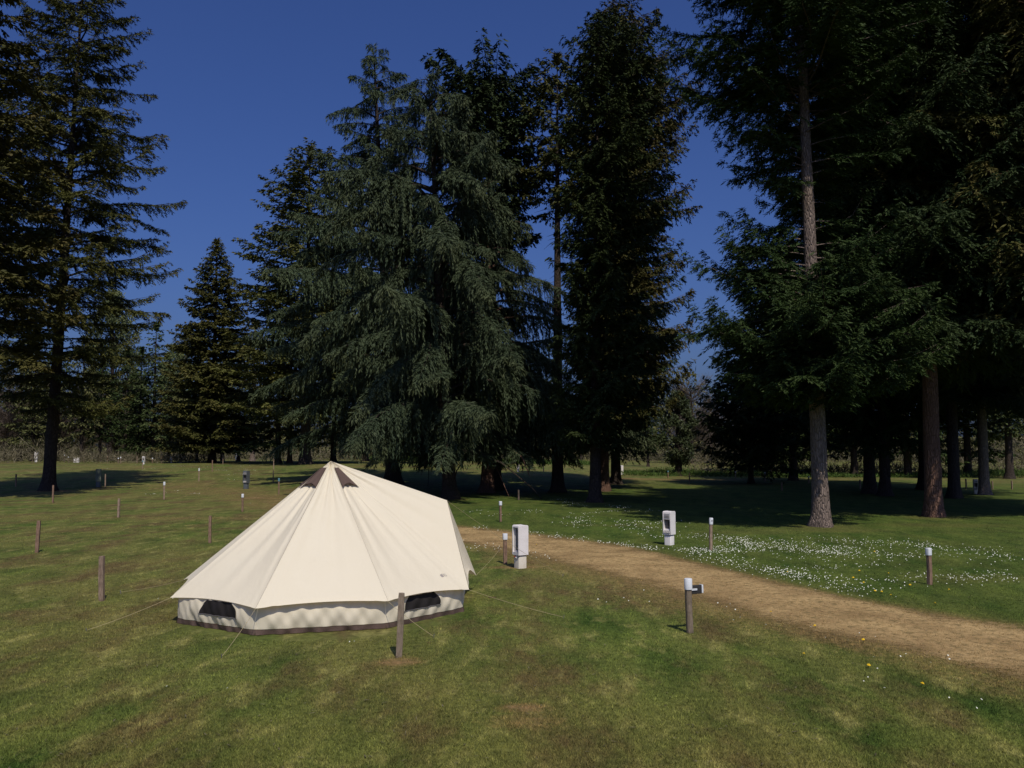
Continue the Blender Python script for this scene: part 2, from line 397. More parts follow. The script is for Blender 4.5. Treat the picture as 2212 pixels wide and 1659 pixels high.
# ------------------------------------------------------------------ trees
def kites(p, d, l, w, nrm):
    d = d / np.maximum(np.linalg.norm(d, axis=1), 1e-6)[:, None]
    s = np.cross(d, nrm); s /= np.maximum(np.linalg.norm(s, axis=1), 1e-6)[:, None]
    l = l[:, None]; w = w[:, None] / 2
    return np.stack([p, p + d * l * .45 + s * w, p + d * l, p + d * l * .45 - s * w], 1)

def conifer(seed, H, hb, prof, nb=120, elev=8, droop=.25, up=.15, seclen=.34, secsp=.17, hang=.35, tw=.11, el=(.26, .075), lean=(0, 0),
            hpow=1.0, gap=None, r0=None, asym=None, irregular=.25, bare=.12, flare=1.6, trunk_top=.97, deadb=0, limbr=1.0, spread=(38, 68), xtra=None, zmin=None, zjit=.5):
    g = np.random.default_rng(seed)
    u = (np.arange(nb) + g.random(nb)) / nb
    h = hb + (H - hb) * u ** hpow
    az = np.arange(nb) * 2.39996 + g.normal(0, .35, nb)
    ph, pr = np.array([p[0] for p in prof]), np.array([p[1] for p in prof])
    Lb = np.interp(h, ph, pr) * (1 + g.uniform(-irregular, irregular * .6, nb))
    if asym: Lb *= 1 + asym[0] * np.cos(az - asym[1])
    if gap:
        keep = np.ones(nb, bool)
        for (h0, h1, a0, da) in gap:
            dd = np.abs((az - a0 + np.pi) % (2 * np.pi) - np.pi)
            keep &= ~((h > h0) & (h < h1) & (dd < da))
        h, az, Lb = h[keep], az[keep], Lb[keep]
    if xtra is not None:
        X = np.array(xtra); h = np.r_[h, X[:, 0]]; az = np.r_[az, X[:, 1]]; Lb = np.r_[Lb, X[:, 2]]
    nb = len(h)
    Lb = np.maximum(Lb, .25)
    tE = np.tan(np.radians(elev + g.normal(0, 6, nb))) + .35 * ((h - hb) / (H - hb)) ** 2
    dr = droop * (1 + g.normal(0, .25, nb)); upc = up * (1 + g.normal(0, .3, nb))
    brv = g.random(nb)
    def axis_xy(hh):
        return np.c_[lean[0] * hh, lean[1] * hh]
    def BP(i, s):
        l = Lb[i]; r = l * s
        p = np.empty((len(i), 3)); ax = axis_xy(h[i])
        wob = .05 * l * np.sin(s * 5 + brv[i] * 20)
        p[:, 0] = ax[:, 0] + np.cos(az[i]) * r - np.sin(az[i]) * wob; p[:, 1] = ax[:, 1] + np.sin(az[i]) * r + np.cos(az[i]) * wob
        p[:, 2] = h[i] + l * (tE[i] * s - dr[i] * s ** 2 + upc[i] * s ** 4)
        return p
    # secondaries
    ns = np.maximum(4, (Lb / secsp * 2).astype(int))
    bi = np.repeat(np.arange(nb), ns)
    s = bare + (1 - bare) * g.random(len(bi)) ** .85
    side = np.where(g.random(len(bi)) < .5, -1, 1)
    l2 = (seclen * Lb[bi] * (1.02 - s) ** .75 + .28) * g.uniform(.6, 1.15, len(bi)); l2 = np.minimum(l2, 1.9)
    az2 = az[bi] + side * np.radians(g.uniform(*spread, len(bi)))
    hg = hang * g.uniform(.4, 1.6, len(bi))
    o2 = BP(bi, s)
    # twigs along secondaries
    nt_ = np.maximum(3, (l2 / tw * 2).astype(int))
    k = np.repeat(np.arange(len(bi)), nt_)
    q = g.random(len(k))
    l2k = l2[k]
    p = o2[k].copy()
    p[:, 0] += np.cos(az2[k]) * l2k * q * (1 - .35 * hg[k] * q); p[:, 1] += np.sin(az2[k]) * l2k * q * (1 - .35 * hg[k] * q); p[:, 2] += -hg[k] * l2k * q ** 1.4 + .05 * l2k
    a3 = az2[k] + np.where(g.random(len(k)) < .5, -1, 1) * np.radians(g.uniform(10, 55, len(k)))
    dz = -hg[k] * (.5 + q) + g.normal(0, .28, len(k))
    d = np.c_[np.cos(a3), np.sin(a3), dz]
    el_l = el[0] * g.uniform(.55, 1.3, len(k)) * (1 - .25 * q); el_w = el[1] * g.uniform(.7, 1.3, len(k))
    nrm = g.normal(0, .55, (len(k), 3)) + [0, 0, 1]
    sv = g.random(len(bi)); tint = np.clip(.32 * brv[bi[k]] + .38 * sv[k] + .3 * g.random(len(k)), 0, 1) ** 1.15; tip = s[k] * (.75 + .25 * q)
    if zmin is not None:
        kp = p[:, 2] > zmin + zjit * (np.sin(az2[k] * 3 + brv[bi[k]] * 9) + g.random(len(k)) * .5)
        p, d, el_l, el_w, nrm, tint, tip = p[kp], d[kp], el_l[kp], el_w[kp], nrm[kp], tint[kp], tip[kp]
    K1 = kites(p, d, el_l, el_w, nrm)
    # leader
    nl = 160; hh = H - (H - hb) * .07 * g.random(nl); a = g.random(nl) * 6.28; ax = axis_xy(hh)
    K2 = kites(np.c_[ax, hh], np.c_[np.cos(a) * .7, np.sin(a) * .7, g.uniform(.1, 1, nl)], np.full(nl, el[0] * 1.3), np.full(nl, el[1]), g.normal(0, 1, (nl, 3)))
    Kk = np.concatenate([K1, K2]); tint = np.r_[tint, g.random(nl)]; tip = np.r_[tip, np.full(nl, .9)]
    n = len(Kk)
    crown = mesh_np('crown', Kk.reshape(-1, 3), np.arange(n * 4), 4, {'tint': ('FACE', tint), 'tip': ('FACE', tip)})
    # trunk and limbs
    r0 = r0 or H * .016
    V = []; Fq = []
    nr, ns_ = 28, 16
    zz = np.r_[-.15, 0, .12, .3, .6, 1.0, np.linspace(1.6, H * trunk_top, nr - 6)]
    rad = r0 * (1 - np.clip(zz, 0, H) / H) ** .8 * (1 + (flare - 1) * np.exp(-np.clip(zz, 0, 9) / (r0 * 1.1)))
    th = np.arange(ns_) * 2 * np.pi / ns_; lob = 1 + .13 * np.sin(th * 3 + seed)[None, :] * np.exp(-np.clip(zz, 0, 9) / .5)[:, None] + .035 * g.normal(0, 1, (len(zz), ns_))
    ax = axis_xy(np.clip(zz, 0, H)); tb = .06 * r0
    vx = ax[:, 0:1] + rad[:, None] * lob * np.cos(th); vy = ax[:, 1:2] + rad[:, None] * lob * np.sin(th)
    V.append(np.stack([vx, vy, np.repeat(zz[:, None], ns_, 1)], -1).reshape(-1, 3))
    idx = np.arange(len(zz) * ns_).reshape(len(zz), ns_)
    Fq.append(np.stack([idx[:-1], np.roll(idx[:-1], -1, 1), np.roll(idx[1:], -1, 1), idx[1:]], -1).reshape(-1))
    off = len(zz) * ns_
    sp = np.array([0, .2, .45, .7, .93])
    I = np.repeat(np.arange(nb), 5); PT_ = BP(I, np.tile(sp, nb)).reshape(nb, 5, 3)
    lr = (.012 + .011 * Lb)[:, None] * np.array([1, .8, .55, .35, .1]) * limbr
    ring = np.stack([PT_ + np.stack([-np.sin(az)[:, None] * lr * cx_, np.cos(az)[:, None] * lr * cx_, lr * cz_], -1) for cx_, cz_ in ((1, -.6), (-1, -.6), (0, 1))], 2)
    V.append(ring.reshape(-1, 3)); idx = (np.arange(nb * 15) + off).reshape(nb, 5, 3)
    Fq.append(np.stack([idx[:, :-1], np.roll(idx[:, :-1], -1, 2), np.roll(idx[:, 1:], -1, 2), idx[:, 1:]], -1).reshape(-1)); off += nb * 15
    if deadb:
        hd = g.uniform(H * .12, hb + 1, deadb); ad = g.random(deadb) * 6.28; ld = g.uniform(.5, 1.8, deadb)
        pts = np.stack([np.stack([lean[0] * hd + np.cos(ad) * ld * q_, lean[1] * hd + np.sin(ad) * ld * q_, hd - .25 * ld * q_ ** 2], -1) for q_ in (0, .5, 1)], 1)
        lr = np.full((deadb, 1), .025) * np.array([1, .7, .2])
        ring = np.stack([pts + np.stack([-np.sin(ad)[:, None] * lr * cx_, np.cos(ad)[:, None] * lr * cx_, lr * cz_], -1) for cx_, cz_ in ((1, -.6), (-1, -.6), (0, 1))], 2)
        V.append(ring.reshape(-1, 3)); idx = (np.arange(deadb * 9) + off).reshape(deadb, 3, 3)
        Fq.append(np.stack([idx[:, :-1], np.roll(idx[:, :-1], -1, 2), np.roll(idx[:, 1:], -1, 2), idx[:, 1:]], -1).reshape(-1))
    trunk = mesh_np('trunk', np.concatenate(V), np.concatenate(Fq), 4, smooth=True)
    return trunk, crown

def leafy(seed, H, hb, rx, n, el, shape='oval', upw=.5, nclump=60, limbs=14, r0=.18, flat=1.0):
    g = np.random.default_rng(seed)
    t = g.random(nclump); a = g.random(nclump) * 6.28
    prof = np.sin(np.pi * np.clip(.12 + .86 * t, 0, 1)) ** .7 if shape == 'oval' else (1 - t) ** .7
    rr = rx * prof * g.random(nclump) ** .45
    cl = np.c_[np.cos(a) * rr, np.sin(a) * rr, hb + (H - hb) * t]
    k = g.integers(0, nclump, n); sc = rx * .24
    off = g.normal(0, 1, (n, 3)); off *= (sc * g.random(n)[:, None] ** .3) / np.linalg.norm(off, axis=1)[:, None]; off[:, 2] *= flat
    p = cl[k] + off
    d = g.normal(0, 1, (n, 3)) + np.c_[p[:, 0], p[:, 1], np.zeros(n)] / rx * .8 + [0, 0, upw]
    K1 = kites(p, d, el[0] * g.uniform(.6, 1.4, n), np.full(n, el[1]), g.normal(0, 1, (n, 3)))
    crown = mesh_np('crown', K1.reshape(-1, 3), np.arange(n * 4), 4, {'tint': ('FACE', .5 * g.random(nclump)[k] + .5 * g.random(n)), 'tip': ('FACE', np.zeros(n))})
    mb = MB(); mb.tube([(0, 0, -.1), (.02, 0, H * .15), (0, .05, H * .45), (.05, 0, H * .85)], [r0 * 1.3, r0, r0 * .7, r0 * .15], 8)
    for i in range(min(limbs, nclump)):
        c_ = cl[i]; z0 = max(.3, hb * .6 + (c_[2] - hb) * .55)
        mb.tube([(0, 0, z0), (c_[0] * .5, c_[1] * .5, (z0 + c_[2]) / 2 + .1), tuple(c_)], [r0 * .4, r0 * .25, .015], 5)
    return mb.mesh('trunk', True), crown

def place(meshes, name, px, py, label, group=None, mats=('bark_dark', 'spruce'), Yd=None, rz=None, sc=1.0, scz=None, cat='tree', lv=None, dmax=150):
    p = at(px, py, dmax) if Yd is None else Vector((xat(px, py, Yd), Yd, 0))
    if Yd is not None: p.z = float(gh(p.x, p.y))
    e = empty(name, p, random.random() * 6.28 if rz is None else rz)
    e.scale = (sc, sc, scz or sc)
    tag(e, label, cat, group)
    for nm, me_, mt in (('trunk', meshes[0], mats[0]), ('crown', meshes[1], mats[1])):
        if not me_.materials: me_.materials.append(None)
        o = bpy.data.objects.new(nm, me_); C.objects.link(o); o.parent = e
        o.material_slots[0].link = 'OBJECT'; o.material_slots[0].material = M[mt]
        if nm == 'crown' and lv: o['label'] = lv
    return e
random.seed(3)
pi = math.pi
def H_(px, pybase, pytop, d=None):
    p = at(px, pybase) if d is None else None
    Y = p.y if p else d; return hat(pytop, px, Y) - (p.z if p else 0), Y

G = 'tall conifers standing on the campsite'
# left big spruce
t = conifer(11, 33.5, 4.6, [(4.6, 4.6), (8, 5.9), (13, 6.2), (20, 5.7), (25, 4.7), (30, 3.2), (33.5, .4)], nb=172, elev=12, droop=.46, up=.34, seclen=.28, secsp=.12, hang=.40, tw=.075, el=(.27, .052), lean=(.033, 0), hpow=.92, r0=.38, deadb=16, irregular=.32)
place(t, 'spruce_tree', 104, 1060, 'tall dark spruce with a bare lower trunk, standing at the left behind the lawn', G, ('bark_dark', 'spruce_olive'), rz=0)
# far left spruce, off the frame edge
t = conifer(12, 28, 7, [(7, 4.5), (14, 4.8), (20, 4.2), (28, .5)], nb=120, elev=5, droop=.35, up=.2, el=(.36, .10), secsp=.18, r0=.45)
genA = t
place(t, 'spruce_tree', -95, 1082, 'olive brown spruce cut off by the left edge of the picture', G, ('bark_dark', 'spruce_olive'), rz=.5, sc=1.05)
# pointed spruce
t = conifer(13, 25.5, 1.6, [(1.6, 5.8), (6, 6.2), (12, 4.9), (18, 3.3), (23, 1.5), (25.5, .25)], nb=300, elev=2, droop=.18, up=.18, el=(.36, .13), secsp=.18, tw=.14, seclen=.34, hang=.3, r0=.4)
pointed = t
place(t, 'spruce_tree', 458, 1000, 'pointed slender spruce standing alone between the left spruce and the cedars', G, ('bark_dark', 'spruce_olive'), rz=1)
# cedars
cA = conifer(21, 22.5, 2.2, [(2.2, 6.0), (5, 6.8), (9, 6.5), (14, 5.6), (18, 4.2), (21, 2.2), (22.5, .9)], nb=95, elev=24, droop=.80, up=.08, seclen=.30, secsp=.07, hang=1.15, tw=.07, el=(.31, .042), lean=(-.055, 0), hpow=.9, r0=.36, irregular=.45, zmin=2.0, spread=(30, 75), bare=.2, limbr=1.4)
place(cA, 'cedar_tree', 972, 1078, 'large weeping blue green cedar, nearest of the clump behind the tent', 'cedars behind the tent', ('bark_dark', 'cedar'), rz=0)
cB = conifer(22, 31, 3.0, [(3, 7.4), (8, 9.0), (13.5, 9.4), (16.5, 7.4), (19, 4.4), (23, 3.6), (27, 3.0), (31, .6)], nb=120, elev=20, droop=.58, up=.10, seclen=.22, secsp=.08, hang=1.0, tw=.08, el=(.33, .045), lean=(-.055, 0), hpow=.95, r0=.5, irregular=.42, zmin=1.9, spread=(30, 75), bare=.22, limbr=1.4)
place(cB, 'cedar_tree', 850, 1044, 'tall spreading cedar with a ragged leaning spire, behind the nearer cedar', 'cedars behind the tent', ('bark_dark', 'cedar'), rz=0)
cC = conifer(23, 19, 2.4, [(2.4, 8.2), (4.5, 9.0), (9, 6.0), (14, 4.0), (19, .8)], nb=74, elev=16, droop=.66, up=.08, seclen=.30, secsp=.07, hang=1.1, tw=.075, el=(.31, .044), lean=(.0, 0), r0=.38, zmin=1.9, irregular=.35, spread=(30, 75), bare=.2, limbr=1.4)
place(cC, 'cedar_tree', 1053, 1064, 'cedar on a reddish fluted trunk, rightmost of the clump behind the tent', 'cedars behind the tent', ('bark_red', 'cedar'), rz=0)
# olive conifer left of cedars
t = conifer(14, 30, 4.0, [(4, 7.5), (12, 7.8), (20, 6.2), (26, 4.0), (30, .8)], nb=170, elev=14, droop=.2, up=.12, el=(.44, .14), secsp=.24, tw=.18, hang=.25, r0=.5)
genB = t
place(t, 'fir_tree', 659, 1003, 'broad olive green fir peeping out behind the left of the cedars', G, ('bark_dark', 'spruce_olive'), rz=2, sc=1.12)
# tall fir behind cedars with a broken wide top
t = conifer(15, 26.0, 14.5, [(14.5, 2.2), (18, 3.6), (22, 4.6), (24.5, 4.2), (26, 2.4)], nb=120, elev=32, droop=.28, up=.05, el=(.36, .10), secsp=.16, tw=.12, hang=.55, r0=.36, lean=(-.02, 0), irregular=.4)
Yt = 56
place(t, 'fir_tree', 1072, 1060, 'dark fir with a wide broken top rising above the cedars', G, ('bark_dark', 'spruce_dark'), Yd=Yt, rz=0)
# bare pole trunk with high olive crown
t = conifer(16, 27, 17.0, [(17, 2.2), (20, 2.6), (24, 2.2), (27, .7)], nb=55, elev=12, droop=.3, up=.2, el=(.34, .10), secsp=.16, tw=.12, hang=.5, r0=.36, deadb=46, lean=(.002, 0))
place(t, 'fir_tree', 1205, 1063, 'slim fir with a long bare trunk and stubs of dead branches', G, ('bark_dark', 'spruce_olive'), rz=0)
# centre right group of three
t = conifer(17, 24.6, 2.6, [(2.6, 2.5), (6, 2.9), (12, 2.9), (18, 2.7), (22, 2.2), (24.6, .5)], nb=240, elev=10, droop=.28, up=.26, el=(.24, .055), secsp=.12, tw=.072, hang=.55, r0=.29, asym=(.28, 0), lean=(.012, 0), irregular=.35)
mid1 = t
place(t, 'fir_tree', 1286, 1085, 'dense dark fir on a straight black trunk, nearest of the tight group of three', G, ('bark_dark', 'spruce_green'), rz=0)
t = conifer(18, 31, 3.6, [(3.6, 3.0), (8, 3.6), (16, 3.6), (22, 3.8), (27, 3.2), (31, .8)], nb=250, elev=12, droop=.30, up=.28, el=(.28, .065), secsp=.14, tw=.085, hang=.55, r0=.36, asym=(.36, 0), lean=(.026, 0), irregular=.35)
place(t, 'fir_tree', 1303, 1061, 'tall olive fir on a sunlit reddish trunk, tallest of the tight three', G, ('bark_red', 'spruce_olive'), rz=0)
place(mid1, 'fir_tree', 1330, 1046, 'dark trunked fir, hindmost of the tight group of three', G, ('bark_dark', 'spruce_dark'), rz=.4, sc=1.2, scz=1.1)
# right big tree
cama = -pi / 2
xt = [(4.7 + .13 * i, cama + 1.5 * math.sin(i * 1.7), 4.3 + .5 * math.sin(i * 2.3)) for i in range(12)] + [(4.3 + .36 * i, cama + .9 * math.sin(i * 2.1), 2.6 + .5 * math.sin(i)) for i in range(14)] + [(18.3, pi * .97, 5.2), (16.2, pi * 1.02, 5.2), (14.6, pi * .98, 5.0), (14.2, pi * 1.05, 4.4), (13.2, pi * 1.0, 3.4), (12.6, pi * .93, 3.1), (19.8, pi * 1.0, 5.0), (17.2, pi * .9, 4.9), (15.4, pi * 1.1, 4.6)]
t = conifer(31, 31, 4.3, [(4.3, 2.6), (5.5, 3.6), (7.5, 4.0), (9.5, 3.3), (10.6, 2.6), (11.6, 1.9), (13, 3.0), (16, 4.3), (20, 4.3), (26, 3.0), (31, .5)], nb=330, elev=14, droop=.36, up=.36, seclen=.32, secsp=.10, el=(.20, .034), tw=.05, hang=.36, r0=.29, lean=(-.018, 0), hpow=1.22, gap=[(9.3, 15.6, cama, .7), (9.9, 13.4, cama + .5, .5)], irregular=.3, flare=1.5, limbr=.6, xtra=xt)
place(t, 'spruce_tree', 1775, 1137, 'huge spruce with a thick pale scaly trunk, on the right beyond the path', G, ('bark_pale', 'spruce_green'), rz=0)
# second right tree
t = conifer(32, 29, 6.0, [(5.4, 4.6), (9, 5.7), (14, 5.2), (20, 4.2), (29, .6)], nb=340, elev=8, droop=.38, up=.28, el=(.22, .038), secsp=.12, tw=.06, hang=.5, r0=.31, limbr=.6, irregular=.35, flare=1.45)
r2 = t
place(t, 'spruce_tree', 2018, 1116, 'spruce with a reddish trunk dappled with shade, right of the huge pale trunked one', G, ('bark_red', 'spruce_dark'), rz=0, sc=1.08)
place(r2, 'spruce_tree', 2350, 1116, 'olive spruce reaching in from beyond the right edge of the picture', G, ('bark_red', 'spruce_olive'), rz=2.2, sc=1.28)
place(mid1, 'spruce_tree', 1880, 1066, 'black trunked spruce, left of the close pair in deep shade', G, ('bark_dark', 'spruce_dark'), rz=2.0, sc=1.15)
place(mid1, 'spruce_tree', 1913, 1071, 'black trunked spruce, right of the close pair in deep shade', G, ('bark_dark', 'spruce_green'), rz=4.0, sc=1.05)
place(r2, 'spruce_tree', 2062, 1076, 'spruce with a short fluted foot left of the far right white hookup pedestal', G, ('bark_dark', 'spruce_dark'), rz=4, sc=1.0, scz=.9)
place(r2, 'spruce_tree', 2127, 1069, 'spruce with a pale rugged foot right of the far right white hookup pedestal', G, ('bark_pale', 'spruce_dark'), rz=5.2, sc=.95, scz=.85)
place(genB, 'spruce_tree', 2000, 1058, 'dark spruce hidden deep in the shade behind the reddish trunk', G, ('bark_dark', 'spruce_dark'), rz=.3, sc=.8, scz=.9)
place(genB, 'spruce_tree', 1714, 1038, 'slim trunked spruce just left of the huge pale trunk, farther off', G, ('bark_dark', 'spruce_dark'), rz=3.3, sc=.62, scz=.62)
low = conifer(33, 12.5, 1.0, [(1.0, 4.2), (3, 5.0), (6, 4.4), (10, 2.0), (12.5, .4)], nb=110, elev=18, droop=.16, up=.16, el=(.34, .11), secsp=.19, tw=.14, hang=.4, r0=.2)
place(low, 'spruce_tree', 1622, 1030, 'low wide young spruce with upswept limbs at the right of the sky gap', G, ('bark_dark', 'spruce_dark'), Yd=66, rz=0)
place(low, 'spruce_tree', 1690, 1020, 'low spruce in shade behind the huge pale trunk', G, ('bark_dark', 'spruce_green'), Yd=84, rz=2, sc=1.2)
# holly like bush tree
t = leafy(41, 7.6, 1.0, 1.7, 9000, (.22, .13), 'oval', .2, 90, r0=.3)
place(t, 'holly_tree', 1466, 1026, 'small round leafy evergreen tree standing in the sky gap', None, ('bark_dark', 'leaf_holly'), Yd=82)
# sapling
t2 = leafy(42, 3.4, 1.7, .8, 1500, (.16, .09), 'oval', .2, 30, r0=.05)
place(t2, 'sapling', 1915, 1045, 'thin stemmed young tree in the shade behind the dark pair of trunks', None, ('bark_dark', 'leaf_holly'), Yd=62)

# ---- backdrop trees, individuals
bgA = conifer(51, 22, 2.0, [(2, 4.6), (8, 4.8), (14, 3.4), (22, .4)], nb=105, elev=5, droop=.28, up=.2, el=(.55, .19), secsp=.34, tw=.27, hang=.35, r0=.36)
bgB = conifer(52, 20, 4.0, [(4, 3.4), (10, 4.4), (15, 3.6), (20, .7)], nb=80, elev=10, droop=.34, up=.15, el=(.6, .2), secsp=.34, tw=.27, hang=.6, r0=.34, irregular=.4)
pop = leafy(53, 22, 5, 3.6, 15000, (.45, .14), 'oval', 1.2, 120, r0=.3)
def bare_tree(seed, H, n, w):
    g = np.random.default_rng(seed)
    mb = MB(); mb.tube([(0, 0, -.1), (.1, 0, H * .2), (-.1, .1, H * .5), (.1, 0, H * .9)], [.3, .22, .14, .03], 7)
    nl = 46; P0 = []; 
    for i in range(nl):
        z = H * g.uniform(.12, .8); a = g.random() * 6.28; l = w * g.uniform(.6, 1.1) * (1.1 - z / H * .7)
        p0 = Vector((0, 0, z)); p2 = p0 + Vector((math.cos(a) * l, math.sin(a) * l, l * g.uniform(.4, 1.1))); p1 = (p0 + p2) / 2 + Vector((0, 0, -.1 * l))
        mb.tube([p0, p1, p2], [.09, .055, .015], 4, False); P0.append((p0, p1, p2))
    A_ = np.array([[list(q) for q in p] for p in P0])
    k = g.integers(0, nl, n); t = g.random(n)[:, None] ** .6
    p = (1 - t) ** 2 * A_[k, 0] + 2 * t * (1 - t) * A_[k, 1] + t ** 2 * A_[k, 2] + g.normal(0, .45, (n, 3)) * t
    d = (A_[k, 2] - A_[k, 0]); d /= np.linalg.norm(d, axis=1)[:, None]; d = d + g.normal(0, .55, (n, 3)) + [0, 0, .2]
    Kk = kites(p, d, g.uniform(.5, 1.5, n), np.full(n, .045), g.normal(0, 1, (n, 3)))
    return mb.mesh('trunk', True), mesh_np('crown', Kk.reshape(-1, 3), np.arange(n * 4), 4, {'tint': ('FACE', g.random(n)), 'tip': ('FACE', np.zeros(n))})
br1 = bare_tree(61, 13, 5500, 4.2)
GB = 'trees of the far wood'
bg = [ # meshes, px, distance, scale, mats, name, label
    (pop, 236, 150, 1.28, ('bark_dark', 'leaf_pale'), 'poplar_tree', 'pale green poplar in new leaf, tallest of the far trees by the left spruce'),
    (bgA, 330, 118, .84, ('bark_dark', 'far_green'), 'spruce_tree', 'dusky brown spruce in the far wood between the left spruce and the pointed one'),
    (bgA, 40, 100, .86, ('bark_dark', 'far_olive'), 'spruce_tree', 'olive spruce of the far wood at the left edge'),
    (bgB, 175, 112, .78, ('bark_dark', 'far_olive'), 'spruce_tree', 'yellowish loose spruce right behind the trunk of the big left spruce'),
    (bgB, 270, 104, .66, ('bark_pale', 'spruce_green'), 'spruce_tree', 'green loose spruce above the hookup pedestal pair on the crest'),
    (bgA, 395, 108, .72, ('bark_dark', 'far_olive'), 'spruce_tree', 'lower olive spruce at the left foot of the pointed spruce'),
    (pop, 372, 165, .95, ('bark_dark', 'leaf_pale'), 'poplar_tree', 'lower pale green poplar peeping out by the pointed spruce'),
    (bgB, 545, 104, .82, ('bark_pale', 'far_olive'), 'spruce_tree', 'olive spruce of the far wood right of the pointed spruce'),
    (bgA, 600, 96, .9, ('bark_dark', 'far_green'), 'spruce_tree', 'dark thick trunked spruce under the left skirts of the cedars'),
    (bgB, 626, 98, .8, ('bark_red', 'far_olive'), 'spruce_tree', 'spruce on a slim pinkish trunk under the left skirts of the cedars'),
    (bgA, 720, 100, .9, ('bark_dark', 'far_green'), 'spruce_tree', 'dark spruce directly behind the tent peak'),
    (bgA, 790, 110, .9, ('bark_dark', 'far_green'), 'spruce_tree', 'dark spruce behind the right slope of the tent'),
    (bgB, 915, 96, .8, ('bark_dark', 'far_green'), 'spruce_tree', 'dark spruce seen between the cedar trunks'),
    (bgA, 1010, 120, .8, ('bark_dark', 'far_green'), 'spruce_tree', 'far dark spruce seen between the right pair of cedar trunks'),
    (bgB, 1110, 105, .55, ('bark_dark', 'spruce_green'), 'spruce_tree', 'small green spruce under the right skirt of the cedars'),
    (bgA, 1165, 128, .62, ('bark_dark', 'far_green'), 'spruce_tree', 'small dark spruce left of the slim bare trunked fir'),
    (br1, 1255, 140, .7, ('twigs', 'twigs_brown'), 'bare_tree', 'leafless brown tree behind the slim bare trunked fir'),
    (bgB, 1400, 120, .55, ('bark_dark', 'far_green'), 'spruce_tree', 'dark spruce right behind the tight group of three firs'),
    (br1, 1495, 150, 1.15, ('twigs', 'twigs'), 'bare_tree', 'tall leafless tree, leftmost in the sky gap'),
    (br1, 1535, 165, 1.0, ('twigs', 'twigs'), 'bare_tree', 'grey leafless tree in the middle of the sky gap'),
    (br1, 1590, 150, .8, ('twigs', 'twigs_brown'), 'bare_tree', 'brownish leafless tree, rightmost in the sky gap'),
    (bgA, 1660, 105, .8, ('bark_dark', 'far_green'), 'spruce_tree', 'far spruce behind the low wide young spruce'),
    (bgA, 1780, 92, .85, ('bark_dark', 'far_green'), 'spruce_tree', 'far spruce straight behind the huge pale trunk'),
    (bgB, 1845, 84, .95, ('bark_dark', 'far_green'), 'spruce_tree', 'far spruce just left of the close dark pair'),
    (bgA, 1960, 82, .95, ('bark_dark', 'spruce_green'), 'spruce_tree', 'green spruce between the close dark pair and the reddish trunk'),
    (bgA, 2090, 84, .95, ('bark_dark', 'far_green'), 'spruce_tree', 'far spruce above the far right hookup pedestal'),
    (bgB, 2180, 78, 1.0, ('bark_dark', 'far_green'), 'spruce_tree', 'dark spruce in the far wood at the right edge'),
    (br1, 10, 92, .62, ('twigs', 'twigs'), 'bare_tree', 'leafless whitish tree low at the left edge'),
    (br1, 250, 106, .75, ('twigs', 'twigs'), 'bare_tree', 'leafless greyish tree right of the big left spruce trunk'),
    (bgA, 480, 130, .8, ('bark_dark', 'far_green'), 'spruce_tree', 'far spruce directly behind the pointed spruce'),
    (bgB, 110, 125, .8, ('bark_dark', 'spruce_green'), 'spruce_tree', 'far green spruce left behind the big left spruce trunk'),
    (bgA, 70, 90, .62, ('bark_dark', 'far_olive'), 'spruce_tree', 'low olive spruce left beside the big left spruce trunk'),
    (bgB, 215, 92, .52, ('bark_dark', 'spruce_green'), 'spruce_tree', 'low green spruce on the crest over the shaded pedestal'),
    (bgA, 300, 96, .56, ('bark_dark', 'spruce_green'), 'spruce_tree', 'low bushy spruce on the crest behind the pedestal with an opening'),
    (br1, 180, 128, .95, ('twigs', 'twigs_brown'), 'bare_tree', 'brown leafless tree between the big left spruce and the poplar'),
    (pop, 288, 140, .62, ('bark_dark', 'leaf_pale'), 'poplar_tree', 'low yellowish poplar between the tall poplar and the dusky spruce'),
    (bgB, 365, 124, .66, ('bark_dark', 'far_olive'), 'spruce_tree', 'lower far spruce in the gap left of the pointed spruce'),
    (bgB, 425, 92, .42, ('bark_pale', 'spruce_green'), 'spruce_tree', 'small spruce on a whitish trunk left of the pointed spruce'),
    (bgA, 515, 92, .5, ('bark_dark', 'far_olive'), 'spruce_tree', 'small olive spruce at the right foot of the pointed spruce'),
    (br1, 125, 96, .62, ('twigs', 'twigs'), 'bare_tree', 'small leafless greyish tree touching the big left trunk'),
    (br1, 40, 120, 1.0, ('twigs', 'twigs_brown'), 'bare_tree', 'brown leafless tree behind the olive spruce at the left edge'),
]
for i, (ms, px, d, sc, mt, nm, lb) in enumerate(bg):
    if px < 560 and d < 112: sc *= (d + 22) / d; d += 22
    place(ms, nm, px, 990, lb, GB, mt, Yd=d, rz=i * 1.3, sc=sc)

# ---- undergrowth and far wood, uncountable
def thicket(n, x0, x1, y0, y1, h, el, up=.45):
    x = rng.uniform(x0, x1, n); y = rng.uniform(y0, y1, n)
    hh = h * (.45 + .55 * np.sin(x * .21 + 1) * np.sin(x * .057 + y * .1) + .25 * np.sin(x * .9)) ; hh = np.clip(hh, h * .25, h)
    p = np.c_[x, y, gh(x, y) + hh * rng.random(n) ** 1.1]
    d = rng.normal(0, .6, (n, 3)) + [0, 0, up]
    return kites(p, d, el[0] * rng.uniform(.6, 1.4, n), el[1] * rng.uniform(.6, 1.4, n), rng.normal(0, 1, (n, 3)))
def stuff(name, Kk, mt, label, cat):
    n = len(Kk); me = mesh_np(name, Kk.reshape(-1, 3), np.arange(n * 4), 4, {'tint': ('FACE', rng.random(n)), 'tip': ('FACE', np.zeros(n))})
    o = link(name, me, M[mt]); tag(o, label, cat, kind='stuff'); return o
